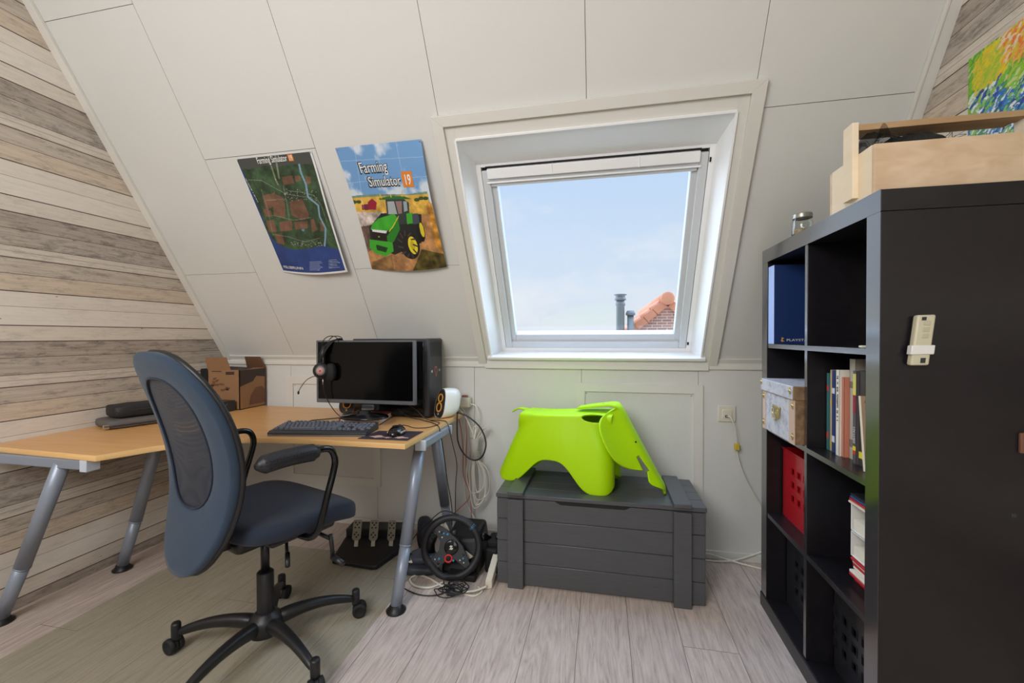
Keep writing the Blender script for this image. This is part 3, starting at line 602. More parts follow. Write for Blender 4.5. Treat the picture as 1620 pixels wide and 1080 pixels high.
for sg_ in (-1, 1):
    y = .268*sg_
    mb = MB(); mb.tube([(.00, y, .759), (.055, y, .762), (.086, y, .750), (.100, y, .715), (.094, y, .675), (.070, y, .60), (.050, y, .535), (.036, y*.99, .492), (.022, y*.93, .470), (.02, y*.75, .462), (.02, y*.4, .462)], .0115, 14, smooth=6)
    ar = mb.build('armrest', blackg, ct)
    mb = MB(); n_ = 24
    pts = [(-.168+.20*k/n_, y, .757+.006*math.sin(k/n_*math.pi)) for k in range(n_+1)]
    rr_ = [.0285*min(1, (max(k, .3)/3)**.5, (max(n_-k, .8)/2)**.4) for k in range(n_+1)]
    mb.tube(pts, rr_, 22); mb.build('arm_pad', pad_m, ar)
# ================================================================ STORAGE CHEST
grey = bpy.data.materials.new('grey_stain'); grey.use_nodes = True
grey = wood_mat('grey_stained_wood', S(74, 75, 77), S(82, 83, 86), (6, 140, 140), .34)
cb = thing('storage_chest', 'grey painted plank storage chest with lid under the roof window', 'chest', (0, 2.1, 0))
x0, x1, y0, y1 = -.478, .424, 1.918, 2.262
ZL = [.008, .106, .206, .306, .402]
mb = MB()
for i in range(4):
    mb.rbox(x0, x1, y0, y0+.02, ZL[i]+.0004, ZL[i+1]-.0004, .0026, seg=1); mb.rbox(x0, x1, y1-.02, y1, ZL[i]+.0002, ZL[i+1]-.0002, .0016, seg=1)
    mb.rbox(x0, x0+.02, y0+.01, y1-.01, ZL[i]+.0002, ZL[i+1]-.0002, .0016, seg=1); mb.rbox(x1-.02, x1, y0+.01, y1-.01, ZL[i]+.0002, ZL[i+1]-.0002, .0016, seg=1)
# handle notch: left uncut, its shade painted by a black plate
mb.box(x0+.01, x1-.01, y0+.01, y1-.01, .01, .02)
body = mb.build('body', grey, cb, W=True)
mb = MB(); mb.prism([(-.215, .4045), (-.185, .388), (.095, .388), (.125, .4045)], 0, .012, T=FR((0, y0+.0110, 0), (1, 0, 0), (0, 0, 1), (0, -1, 0))); mb.build('grip_shade', blackm, cb, W=True)  # matte black plate in place of the shaded notch
for (a, b) in ((-.424, -.352), (.293, .365)):
    mb = MB(); mb.rbox(a, b, y0-.024, y0, .0, .404, .002); mb.build('strap', grey, cb, W=True)
lz = .424
mb = MB()
for i in range(4):
    q0 = y0-.008+i*.0925; mb.rbox(x0-.003, x1+.003, q0, q0+.0922, .406, lz, .0020, seg=1)
lid = mb.build('lid', grey, cb, W=True)
for (a, b) in ((-.424, -.352), (.293, .365)):
    mb = MB(); mb.rbox(a, b, y0-.026, y1+.01, lz, lz+.017, .002); mb.build('lid_batten', grey, lid, W=True)
# ================================================================ ELEPHANT STOOL
eg = mat('lime_plastic', S(178, 228, 2), .45, spec=.3, bump=.03, bscale=300)
EZ = lz
el = thing('elephant_stool', 'lime green moulded plastic elephant stool standing on the grey chest', 'stool', (-.127, 2.145, EZ), -13)
def sstep(a, b, x):
    x = max(0, min(1, (x-a)/(b-a))); return x*x*(3-2*x)
def planpath(xr, xf, w_, c):
    # curled plan outline from rear inner edge to front inner edge
    r = min(.075, w_*.75); k = c
    P = []
    for i in range(6):
        a = math.pi*(1-i/10*1.0) ; 
    rear = [Vector((xr+r-r*math.cos(t_), w_-r+r*math.sin(t_))) for t_ in [math.radians(q) for q in (-28, -10, 8, 26, 44, 60, 75, 90)]]
    front = [Vector((xf-r+r*math.cos(t_), w_-r+r*math.sin(t_))) for t_ in [math.radians(q) for q in (90, 75, 60, 44, 26, 8, -12, -34, -52)]]
    mid = [Vector((xr+r+(xf-r-xr-r)*q/13, w_)) for q in range(1, 13)]
    P = rear+mid+front; n = len(P)
    return [Vector((p.x, p.y)) if c >= 1 else Vector(((xr+(xf-xr)*i/(n-1))*(1-c)+p.x*c, w_*(1-c)+p.y*c)) for i, p in enumerate(P)]
NP = len(planpath(-.3, .2, .15, 1))
def zb(i, x):
    t_ = i/(NP-1)
    if x < -.07: z = .135*sstep(-.27, -.12, x)*1.0
    else: z = .135*(1-sstep(-.035, .085, x))
    z = .135*sstep(-.300, -.115, x)*(1-sstep(-.045, .100, x))
    if i < 5: z = max(z, .010*(5-i))
    if i > NP-6: z = max(z, .012*(i-(NP-6)))
    return z
def bodyrow(q):          # q 0 centre of the back -> 1 feet
    qt = .30
    if q <= qt:
        u = q/qt; w_ = .115*u; P = [Vector((-.268+(.20+.268)*i/(NP-1), w_)) for i in range(NP)]
        return [Vector((p.x, p.y, .338+.022*sstep(-.2, .2, p.x)-.008*u**4)) for p in P]
    t_ = (q-qt)/(1-qt); w_ = .115+.032*math.sin(min(1, t_*1.15)*math.pi/2)+.008*t_; c = sstep(.02, .42, t_)
    xr = -.268-.118*t_**1.15; xf = .200+.0*t_
    P = planpath(xr, xf, w_, c); out = []
    for i, p in enumerate(P):
        zt = .338+.022*sstep(-.2, .2, p.x)-.008; b_ = zb(i, p.x); tt = t_**1.0
        ez = 1-(1-tt)**1.0
        out.append(Vector((p.x, p.y-(.012*(1-t_*8) if t_ < .125 else 0)*0, zt*(1-ez)+b_*ez-.004*min(1, t_*10))))
    return out
rowsq = [0, .12, .22, .27, .30, .315, .335, .36, .40, .45, .50, .56, .62, .68, .74, .80, .86, .91, .95, .98, 1.0]
mb = MB()
R_ = [bodyrow(q) for q in rowsq]
for sgn in (1, -1):
    vs = []; fs = []
    for r_ in R_: vs += [Vector((p.x, sgn*p.y*(.94-.14*sstep(.0, .3, -p.x)), p.z)) for p in r_]
    for j in range(len(R_)-1):
        for i in range(NP-1):
            c_ = (R_[j][i]+R_[j+1][i+1])/2
            f_ = (j*NP+i, j*NP+i+1, (j+1)*NP+i+1, (j+1)*NP+i); fs.append(f_ if sgn > 0 else f_[::-1])
    mb.add(vs, fs, 0, True)
bo_ = mb.build('body', eg, el, weld=True, solid=.009, sub=1, off=0)
cm = MB()
for s_ in (-1, 1): cm.ball((.115, s_*.115, .345), .058, .045, .020, 1, 1, 28, 14, T=Matrix.Translation((.115, s_*.115, .345)) @ Matrix.Rotation(s_*.5, 4, 'X') @ Matrix.Translation((-.115, -s_*.115, -.345)))
def carve(o, mbc):
    c_ = mbc.build('cut', eg, o.parent); b_ = o.modifiers.new('c', 'BOOLEAN'); b_.object = c_; b_.operation = 'DIFFERENCE'; b_.solver = 'EXACT'
    bpy.context.view_layer.update(); me = bpy.data.meshes.new_from_object(o.evaluated_get(bpy.context.evaluated_depsgraph_get())); o.modifiers.clear(); o.data = me
    for p_ in me.polygons: p_.use_smooth = True
    bpy.data.objects.remove(c_)
carve(bo_, cm)
# tail
mb = MB(); mb.grid(lambda u, v: Vector((-.262-.085*v, (u-.5)*(.055-.035*v), .338+.014*math.sin(v*2.2)-.028*v*v)), 6, 10); mb.build('tail', eg, el, solid=.008, off=0, sub=1)
# head
HP = catmull([Vector(p) for p in ((.015, 0, .369), (.07, 0, .380), (.13, 0, .390), (.18, 0, .396), (.212, 0, .388), (.232, 0, .362), (.262, 0, .305), (.292, 0, .250), (.322, 0, .195), (.352, 0, .140), (.382, 0, .085), (.410, 0, .035), (.418, 0, .004))], 8)
NH = len(HP)
LZ = [(.0, .012), (.02, .022), (.035, .042), (.055, .078), (.07, .086), (.10, .072), (.1165, .062), (.1215, .098), (.128, .120), (.14, .152), (.16, .188), (.19, .218), (.23, .236), (.27, .236), (.31, .222), (.34, .196), (.360, .160), (.372, .118), (.383, .080), (.390, .062)]
def Lat(k, p):
    if p.x < .20 and p.z > .36: return float(np.interp(p.x, [.015, .07, .13, .18, .2], [.038, .050, .055, .058, .060]))
    return float(np.interp(p.z, [q[0] for q in LZ], [q[1] for q in LZ]))
def Shape(l, c):       # arc length -> (back, out); c blends flat -> wrapped
    xs = [0, .028, .042, .058, .09, .13, .17, .21, .265]; bk = [0, .001, .006, .016, .038, .062, .082, .096, .106]; ou = [0, .028, .040, .052, .074, .106, .142, .180, .228]
    return (float(np.interp(l, xs, bk))*c, l*(1-c)+float(np.interp(l, xs, ou))*c)
mb = MB(); vs = []; fs = []; NU = 40
for k, p in enumerate(HP):
    L_ = Lat(k, p); c = sstep(3.3, 4.7, k/8)
    a = HP[max(0, k-1)]; b = HP[min(NH-1, k+1)]; tg = (b-a).normalized(); nb = Vector((tg.z, 0, -tg.x))
    nb = Vector((-1, 0, -.10)) if k > 30 else nb.lerp(Vector((-1, 0, -.1)), sstep(20, 30, k))
    for i in range(NU+1):
        l = L_*(2*i/NU-1); bk, ou = Shape(abs(l), c); vs.append(p+nb*bk+Vector((0, math.copysign(ou, l), 0)))
for k in range(NH-1):
    for i in range(NU): fs.append((k*(NU+1)+i, k*(NU+1)+i+1, (k+1)*(NU+1)+i+1, (k+1)*(NU+1)+i))
mb.add(vs, fs, 0, True); hd_ = mb.build('head', eg, el, solid=.009, off=0)
cm = MB(); zx = lambda z: float(np.interp(z, [.085, .14, .195], [.382, .352, .322]))
for s_ in (-1, 1):
    bk1, ou1 = Shape(.066, 1)
    pts_ = [(zx(.115)-bk1-.012, .112), (zx(.115)-bk1+.012, .112), (zx(.172)-bk1+.004, .168), (zx(.178)-bk1-.002, .180), (zx(.172)-bk1-.010, .170)]
    cm.prism(pts_, s_*(ou1-.035), s_*(ou1+.035), T=FR((0, 0, 0), (1, 0, 0), (0, 0, 1), (0, 1, 0)))
carve(hd_, cm)
for sg_ in (-1, 1):
    bk, ou = Shape(.052, 1); p = min(HP, key=lambda v: abs(v.z-.235)+(9 if v.x < .2 else 0))
    mb = MB(); mb.tube([p+Vector((-bk+.004, sg_*(ou-.006), 0)), p+Vector((-bk+.0075, sg_*(ou+.0015), .0))], .0042, 12); mb.build('eye', blackm, el, label='small dark eye hole')  # dark plug puts the eye hole's shade into colour
mb = MB(); mb.ball((.14, 0, .3955), .011, .006, .001); mb.build('emboss', mat('lime_mark', S(120, 160, 10), .5), el)
# ================================================================ BOOKCASE
sh = thing('cube_bookcase', 'tall black-brown cube bookcase with eight compartments at the right wall', 'bookcase', (.86, 1.6, 0))
X0, X1, Y0, Y1 = .663, 1.053, 1.210, 1.998
def spart(name, *b, m=esp, bev=.0015): mb = MB(); mb.box(*b); return mb.build(name, m, sh, W=True, bevel=bev)
spart('side_panel', X0, X1, Y0, Y0+.055, 0, 1.446); spart('side_panel', X0, X1, Y1-.055, Y1, 0, 1.446); spart('top_panel', X0, X1, Y0, Y1, 1.447, 1.5)
spart('bottom_panel', X0, X1, Y0+.055, Y1-.055, 0.0, .056)
spart('divider', X0+.003, X1, 1.596, 1.613, .056, 1.447)
shz = [.3985, .7545, 1.0945]
for z in shz:
    spart('shelf', X0+.003, X1, Y0+.055, 1.596, z, z+.0165); spart('shelf', X0+.003, X1, 1.613, Y1-.055, z, z+.0165)
spart('kick_board', X0-.004, X0, Y0-.003, Y1+.003, 0, .0565)
for b_ in ((X0-.0006, X0, Y0, Y0+.055, .0565, 1.4462), (X0-.0006, X0, Y1-.055, Y1, .0565, 1.4462), (X0-.0006, X0, Y0, Y1, 1.4468, 1.5), (X0+.0024, X0+.003, 1.596, 1.613, .0565, 1.4468)): spart('sheen_strip', *b_, m=edge_m, bev=0)  # thin strips added to carry the bright reflection along the front edges
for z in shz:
    for q in ((Y0+.055, 1.596), (1.613, Y1-.055)): spart('sheen_strip', X0+.0024, X0+.003, q[0], q[1], z, z+.0165, m=edge_m, bev=0)
spart('screw_cover', .93, .94, Y0-.001, Y0+.002, .720, .731, m=darkp)
mb = MB(); mb.rbox(.941, .962, Y0-.008, Y0, .872, .919, .002); tag(mb.build('leather_tab', mat('brown_leather', S(120, 80, 62), .6)), 'small brown leather tab on the side of the black bookcase', 'tab')
# ================================================================ ON THE DESK
Z0 = DZ
mt = thing('monitor', 'wide black flat-screen monitor, switched off, raised on a book on the desk', 'monitor', (-1.155, 1.95, Z0+.034))
bez = mat('bezel_grey', S(92, 94, 98), .38)
mb = MB(); mb.rbox(-1.451, -.901, 1.962, 1.985, .807, 1.128, .004); mb.rbox(-1.38, -.97, 1.98, 2.02, .85, 1.09, .015); mb.build('housing', bez, mt, W=True)
mb = MB(); mb.box(-1.4385, -.9135, 1.9605, 1.963, .8275, 1.1195); mb.build('screen', mat('screen_off', S(5, 5, 6), .16, spec=.25), mt, W=True)
mb = MB(); mb.rbox(-1.193, -1.117, 1.985, 2.005, .77, .90, .004); mb.rbox(-1.19, -1.12, 1.955, 1.99, .775, .805, .006); mb.build('neck', darkp, mt, W=True)
mb = MB(); mb.box(-1.188, -1.122, 1.953, 1.956, .781, .785); mb.build('neck_line', steel, mt, W=True)
mb = MB(); mb.lathe([(1.0, 0), (1.0, .005), (.96, .010), (.62, .014), (.60, .017), (.30, .02), (.28, .035)], 40, T=Matrix.Translation((-1.150, 1.915, .7485)) @ Matrix.Diagonal((.124, .085, 1, 1))); mb.build('base', blackg, mt, W=True)
# book below
bk = thing('hardcover_book', 'thick hardcover book lying flat under the monitor foot', 'book', (-1.256, 1.868, Z0), 11)
mb = MB(); mb.rbox(0, .198, 0, .215, 0, .004, .001); mb.rbox(0, .198, 0, .215, .029, .033, .001); mb.rbox(-.002, .004, 0, .215, 0, .033, .001); mb.build('cover', mat('book_red', S(120, 44, 40), .5), bk)
mb = MB(); mb.box(.004, .194, .003, .212, .004, .029); mb.build('pages', mat('paper', S(232, 224, 206), .8), bk)
# headset
hs = thing('headset', 'black gaming headset with boom microphone hanging over the monitor corner', 'headset', (-1.365, 1.95, 1.10))
mb = MB()
for oy in (-.012, .030): mb.tube([(-1.405, 1.945+oy*.2, 1.085), (-1.395, 1.955+oy, 1.125), (-1.372, 1.965+oy, 1.148), (-1.335, 1.97+oy, 1.146), (-1.318, 1.975+oy, 1.12)], .0022, 8, smooth=5)
mb.build('wire_band', blackg, hs, W=True)
mb = MB(); mb.grid(lambda u, v: Vector((-1.398+.066*math.sin(v*1.6), 1.930+.075*v+.0*u, 1.055+.080*math.sin(v*2.5)**.8-.0*v))+Vector((.032*(u-.5)*1.2, 0, .010*(u-.5))), 6, 14); mb.build('suspension_strap', blackm, hs, W=True, solid=.004)
mb = MB(); mb.tube([(-1.400, 1.941, 1.02), (-1.396, 1.940, 1.06), (-1.388, 1.945, 1.10)], [.013, .015, .010], 10); mb.rbox(-1.412, -1.384, 1.930, 1.948, .995, 1.045, .005); mb.build('yoke', blackp, hs, W=True)
mb = MB(); mb.box(-1.402, -1.393, 1.9295, 1.930, 1.048, 1.052); mb.build('size_mark', whitep, hs, W=True)
TC = FR((-1.392, 1.922, .975), Vector((.93, .37, 0)), (0, 0, 1), Vector((.37, -.93, 0)))
mb = MB(); mb.lathe([(.036, -.012), (.040, -.005), (.040, .004), (.034, .014), (.022, .018)], 32, T=TC); mb.build('ear_cup', blackp, hs, W=True)
mb = MB(); mb.lathe([(.022, .0165), (.022, .019), (.001, .019)], 32, T=TC, cap=False); ring_ = mb.build('cup_badge', mat('badge_grey', S(150, 140, 142), .4), hs, W=True)
mb = MB(); mb.lathe([(.015, .0195), (.0145, .0202), (.001, .0202)], 24, T=TC, cap=False); mb.build('badge_glow', mat('copper_pink', S(216, 150, 138), .4), ring_, W=True)
mb = MB()
for k in range(3): mb.tube([TC @ Vector((-.007+.004*k, -.006, .0205)), TC @ Vector((-.003+.003*k, .003, .0205)), TC @ Vector((-.007+.005*k, .008, .0205))], .0007, 6)
mb.build('badge_mark', blackm, ring_, W=True)
mb = MB(); mb.ball((-1.350, 1.940, .966), .028, .020, .046, .8, .8); mb.build('ear_cushion', blackm, hs, W=True)
mb = MB(); mb.tube([(-1.392, 1.915, .945), (-1.420, 1.905, .948), (-1.455, 1.895, .930), (-1.483, 1.888, .895), (-1.495, 1.885, .870)], .0018, 8, smooth=5); mb.ball((-1.495, 1.884, .866), .005, .005, .009); mb.build('microphone_boom', blackp, hs, W=True)
mb = MB(); mb.tube([(-1.385, 1.925, .935), (-1.385, 1.925, .905)], .0035, 8); mb.build('cable_sleeve', steel, hs, W=True)
mb = MB(); mb.tube([(-1.385, 1.925, .906), (-1.380, 1.93, .86), (-1.362, 1.94, .81), (-1.335, 1.95, .765), (-1.30, 1.95, .735), (-1.27, 1.92, .722), (-1.30, 1.86, .7185), (-1.38, 1.84, .7185), (-1.40, 1.87, .7185), (-1.33, 1.90, .7185), (-1.30, 1.97, .7185)], .0022, 8, smooth=6); mb.build('cable', blackp, hs, W=True)
# tower PC
pc = thing('computer_tower', 'black computer tower standing behind the monitor', 'computer', (-1.10, 2.2, Z0))
mb = MB(); mb.rbox(-1.325, -.915, 2.10, 2.285, Z0+.012, 1.135, .004); mb.build('case', blackg, pc, W=True)
mb = MB(); mb.rbox(-.917, -.885, 2.097, 2.288, Z0+.010, 1.136, .008); mb.rbox(-1.325, -.89, 2.098, 2.106, 1.118, 1.134, .003); mb.build('front_panel', darkp, pc, W=True)
mb = MB()
for (a, b) in ((2.12, 2.15), (2.24, 2.27)):
    for c in (-1.28, -.93): mb = MB(); mb.box(c, c+.03, a, b, Z0, Z0+.012); mb.build('foot', rubber, pc, W=True)
FT = FR((-.8845, 2.16, .955), (0, 1, 0), (0, 0, 1), (1, 0, 0))
mb = MB(); mb.tube([FT @ Vector(p) for p in ((.022, .030, 0), (.008, .012, 0), (.030, -.028, 0), (.052, .012, 0), (.038, .030, 0), (.030, .015, 0), (.022, .030, 0))], .0018, 6); mb.tube([FT @ Vector(p) for p in ((.030, .028, 0), (.030, -.022, 0))], .0014, 6); mb.build('emblem', mat('emblem_copper', S(190, 120, 110), .4), pc, W=True)
mb = MB(); add_text(mb, 'MS', .018, FT @ Matrix.Translation((-.035, 0, .0004)), bold=.0006); mb.build('lettering', whitep, pc, W=True); mb = MB(); add_text(mb, 'I R', .018, FT @ Matrix.Translation((.070, 0, .0004)), bold=.0006); mb.build('lettering', whitep, pc, W=True)
mb = MB()
for k in range(26): mb.box(-.8856, -.8846, 2.112, 2.27, 1.04+k*.003, 1.0412+k*.003)
mb.build('grille', blackm, pc, W=True)
# speakers
def speaker(loc, rz, label, s=1.0):
    t_ = thing('desk_speaker', label, 'speaker', loc, rz, 'pair of white desk speakers')
    def sec(y, f=1.0):
        P = []
        for q in range(36):
            a = 2*math.pi*q/36; cx, cz = math.cos(a), math.sin(a)
            x = .047*math.copysign(abs(cx)**.75, cx)*f; z = .076*math.copysign(abs(cz)**.72, cz)*f
            P.append(Vector((x*(1-.18*z/.076), y+.22*z, .077+z)))
        return P
    mb = MB(); ys = [(-.005, 1.0), (0, 1.02), (.03, 1.03), (.06, 1.0), (.08, .93), (.095, .80), (.103, .6), (.106, .3)]; vs = []; fs = []
    for y, f in ys: 
        S_ = sec(y, f); zb_ = min(p.z for p in S_); vs += [Vector((p.x, p.y, max(p.z, .0005))) for p in S_]
    for i in range(len(ys)-1):
        for q in range(36): fs.append((i*36+q, i*36+(q+1) % 36, (i+1)*36+(q+1) % 36, (i+1)*36+q))
    fs.append(tuple((len(ys)-1)*36+q for q in range(36)))
    mb.add([v*s for v in vs], fs, 0, True); mb.build('shell', mat('speaker_white', S(238, 238, 230), .22, coat=.4), t_, weld=True)
    mb = MB(); P = sec(-.006, .93); mb.add([p*s for p in P], [tuple(range(36))]); fc = mb.build('baffle', mat('speaker_front', S(44, 42, 46), .5), t_)
    nf = Vector((0, -1, .22)).normalized()
    for (zz, r_) in ((.105, .023), (.057, .026)):
        T_ = FR(Vector((0, -.0075+.22*(zz-.077), zz))*s, (1, 0, 0), Vector((0, .22, 1)).normalized(), nf)
        mb = MB(); mb.lathe([(r_*s, 0), (r_*s, .004), (r_*.72*s, .003), (r_*.70*s, 0)], 28, T=T_, cap=False); mb.build('cone_ring', mat('amber', S(226, 160, 62), .4), fc)
        mb = MB(); mb.lathe([(r_*.7*s, .001), (.004, .0012)], 24, T=T_); mb.build('cone', blackm, fc)
    mb = MB(); T_ = FR(Vector((0, -.019, .022))*s, (1, 0, 0), Vector((0, .22, 1)).normalized(), nf); mb.lathe([(.007*s, 0), (.007*s, .004), (.001, .004)], 16, T=T_, cap=False); mb.build('volume_knob', steel, fc)
    return t_
speaker((-.838, 2.145, Z0), -38, 'white rounded desk speaker with amber rings at the right rear corner of the desk')
speaker((-1.405, 2.17, Z0), 12, 'small speaker half hidden under the left side of the monitor', .92)
# keyboard
kb = thing('keyboard', 'black mechanical keyboard lying on the desk before the monitor', 'keyboard', (-1.430, 1.603, Z0), 9.2)
mb = MB(); mb.prism([(0, 0), (.155, 0), (.155, .031), (.150, .033), (.012, .020), (0, .014)], 0, .438, T=FR((0, 0, 0), (0, 1, 0), (0, 0, 1), (1, 0, 0))); mb.build('case', darkp, kb, bevel=.002)
mb = MB(); mb.box(.002, .436, -.0006, .0004, .003, .0055); mb.build('edge_line', silver, kb)
keycap = mat('keycap', S(98, 102, 112), .5)
keyme = {}
def key(u, row, w_):
    x0_, y0_ = .010+u*.01905, .026+row*.0190+(.006 if row == 5 else 0)
    mb = MB(); g_ = .0012; h = .0085
    a = [(g_, g_), (w_*.01905-g_, g_), (w_*.01905-g_, .019-g_), (g_, .019-g_)]; ins = .0030
    b = [(g_+ins, g_+ins*.5), (w_*.01905-g_-ins, g_+ins*.5), (w_*.01905-g_-ins, .019-g_-ins*1.2), (g_+ins, .019-g_-ins*1.2)]
    mb.add([(x, y, 0) for x, y in a]+[(x, y, h) for x, y in b], [(4, 5, 6, 7), (0, 1, 5, 4), (1, 2, 6, 5), (2, 3, 7, 6), (3, 0, 4, 7)])
    if w_ not in keyme:
        o = mb.build('key', keycap, kb, bevel=.0006); keyme[w_] = o
    else:
        o = keyme[w_].copy(); C.objects.link(o); o.parent = kb
    o.location = (x0_, y0_, .0205+(y0_-.012)*.093); o.rotation_euler = (math.radians(5.3), 0, 0)
lay = [[1.25, 1.25, 1.25, 6.25, 1.25, 1.25, 1.25, 1.25], [2.25]+[1]*10+[2.75], [1.75]+[1]*11+[2.25], [1.5]+[1]*12+[1.5], [1]*13+[2], [1, -1, 1, 1, 1, 1, -.5, 1, 1, 1, 1, -.5, 1, 1, 1, 1]]
for r_, row in enumerate(lay):
    u = 0
    for q in row:
        if q > 0: key(u, r_, q)
        u += abs(q)
for r_ in (3, 4):
    for q in range(3): key(15.25+q, r_, 1)
for q in range(3): key(15.25+q, 0, 1)
key(16.25, 1, 1)
for r_ in range(5):
    for q in range(4):
        if (r_, q) in ((0, 1), (0, 3), (2, 3)): continue
        key(18.5+q, r_, 1)
# mouse pad and mouse
mpad = thing('mouse_pad', 'dark mouse pad with pink blotches at the right desk corner', 'mouse pad', (-.89, 1.71, Z0))
mb = MB(); mb.prism([(-1.012, 1.632), (-.790, 1.640), (-.792, 1.812), (-.998, 1.785)], Z0, Z0+.002); mb.build('pad', mat('pad_dark', S(52, 42, 52), .6), mpad, W=True)
mb = MB(); rn = random.Random(4); pk = mat('pad_pink', S(206, 164, 154), .6)
for (cx_, cy_, rx_, ry_) in ((-.945, 1.680, .030, .018), (-.840, 1.682, .028, .014), (-.895, 1.672, .016, .010)):
    pts = [(cx_+rx_*math.cos(a_)*(1+.35*math.sin(3*a_+cx_*50)), cy_+ry_*math.sin(a_)*(1+.3*math.cos(4*a_))) for a_ in [q*.2617 for q in range(24)]]
    mb.prism(pts, Z0+.002, Z0+.0024)
mb.build('pattern', pk, mpad, W=True)
ms = thing('computer_mouse', 'black glossy computer mouse on the dark mouse pad', 'mouse', (-.885, 1.735, Z0+.0022), 5)
mb = MB(); mb.ball((0, 0, .003), .034, .058, .034, .85, .9, 28, 14, fn=lambda p: Vector((p.x, p.y, max(0, p.z-.05*max(0, -p.y)))))
mb.build('shell', blackg, ms); mb = MB(); mb.tube([(-.004, .035, .0305), (.004, .035, .0305)], .007, 14); mb.build('scroll_wheel', darkp, ms)
mb = MB(); mb.rbox(.026, .034, -.03, .03, .006, .018, .004); mb.rbox(-.034, -.026, -.03, .03, .006, .018, .004); mb.build('side_grip', steel, ms)
def cable(name, pts, r, m, label, cat='cable', grp=None, k=6, seg=8):
    mb = MB(); mb.tube(pts, r, seg, smooth=k); return tag(mb.build(name, m), label, cat, grp)
cable('mouse_cable', [(-.885, 1.793, Z0+.012), (-.905, 1.83, Z0+.006), (-.96, 1.85, Z0+.003), (-.985, 1.90, Z0+.0025), (-.93, 1.915, Z0+.0025), (-.86, 1.87, Z0+.0025), (-.80, 1.90, Z0+.0025), (-.79, 2.0, Z0+.0025), (-.86, 2.05, Z0+.0025)], .0019, blackp, 'thin black mouse lead looping on the desk behind the mouse')
cable('keyboard_cable', [(-1.20, 1.80, Z0+.012), (-1.29, 1.83, Z0+.003), (-1.42, 1.87, Z0+.003), (-1.46, 1.93, Z0+.003), (-1.40, 1.99, Z0+.003), (-1.35, 2.04, Z0+.003), (-1.335, 2.09, Z0+.003)], .0024, blackp, 'black keyboard lead looping on the desk left of the book')
cable('speaker_cable', [(-1.06, 2.09, Z0+.05), (-.98, 2.04, Z0+.022), (-.90, 2.03, Z0+.008), (-.83, 2.00, Z0+.003), (-.785, 1.95, Z0+.003), (-.762, 1.93, Z0-.015), (-.755, 1.97, .56), (-.752, 2.0, .44), (-.74, 2.03, .30), (-.735, 2.02, .205)], .0024, blackp, 'black lead running over the right desk edge down to the floor')
cable('monitor_cable', [(-.98, 2.07, Z0+.07), (-.93, 2.04, Z0+.055), (-.87, 2.03, Z0+.012), (-.80, 2.06, Z0+.003), (-.762, 2.04, Z0-.01), (-.74, 2.05, .60), (-.722, 2.06, .50), (-.735, 2.08, .40), (-.745, 2.1, .28), (-.74, 2.09, .205)], .0022, blackp, 'thin black lead bowing out below the desk beside its twin')
cable('thick_black_cable', [(-.775, 2.19, .735), (-.755, 2.19, .735), (-.70, 2.19, .715), (-.635, 2.19, .66), (-.605, 2.19, .58), (-.625, 2.19, .51), (-.67, 2.19, .485), (-.725, 2.19, .515), (-.76, 2.19, .58), (-.765, 2.19, .68), (-.762, 2.20, .78)], .0042, blackp, 'thick black cable forming a big loop beside the right desk end', k=8)
# adapter and wires at the wall behind the desk
pa = thing('plug_adapter', 'white plug adapter in the wall socket behind the white speaker', 'plug', (-.765, YW, .775))
mb = MB(); mb.rbox(-.80, -.735, YW-.05, YW, .742, .800, .008); mb.build('housing', cream, pa, W=True)
mb = MB(); mb.rbox(-.785, -.750, YW-.04, YW-.02, .795, .812, .006); mb.build('switch', mat('switch_red', S(150, 96, 84), .4), pa, W=True)
wirew = mat('wire_white', S(226, 220, 206), .45); wirer = mat('wire_red', S(178, 104, 92), .5)
rn = random.Random(3); Yc = YW-.04
cable('white_wire', [(-.735, Yc, .765), (-.70, Yc, .75), (-.685, Yc, .70), (-.70, Yc, .64), (-.715, Yc, .58)], .0035, wirew, 'white wire bending down from the plug adapter')
cable('white_wire', [(-.80, Yc, .755), (-.77, Yc, .72), (-.755, Yc, .66), (-.765, Yc, .56), (-.77, Yc, .45), (-.775, Yc, .33), (-.76, Yc, .20), (-.69, Yc-.02, .10)], .0032, wirew, 'long white wire hanging left of the tied bundle')
cable('white_wire', [(-.81, Yc-.01, .745), (-.76, Yc-.02, .70), (-.725, Yc-.02, .63), (-.70, Yc-.02, .575)], .0032, wirew, 'short white wire curving from behind the speaker to the tied bundle')
cable('red_wire', [(-.80, Yc-.02, .70), (-.778, Yc-.02, .60), (-.770, Yc-.02, .48), (-.768, Yc-.02, .36), (-.730, Yc-.03, .25), (-.80, Yc-.06, .17), (-.86, Yc-.10, .10)], .0030, wirer, 'pale red wire crossing to the left near the floor')
cable('red_wire', [(-.755, Yc-.01, .70), (-.752, Yc-.01, .56), (-.756, Yc-.01, .42), (-.742, Yc-.01, .32), (-.730, Yc-.01, .22), (-.725, Yc-.01, .10)], .0030, wirer, 'pale red wire hanging straight beside the tied bundle')
bd = thing('tied_wire_bundle', 'coiled white wire tied in a bundle hanging right of the desk', 'cable', (-.70, Yc-.03, .50))
mb = MB()
for k in range(6):
    a = rn.uniform(-.02, .02); mb.tube([(-.705+a, Yc-.03, .50), (-.695+a*.5, Yc-.035, .56), (-.668+a*2, Yc-.03, .61+rn.uniform(-.01, .03)), (-.650+a*2, Yc-.03, .645+rn.uniform(-.01, .02)), (-.665+a*2, Yc-.02, .63), (-.70+a, Yc-.02, .56)], .0026, 7, smooth=5)
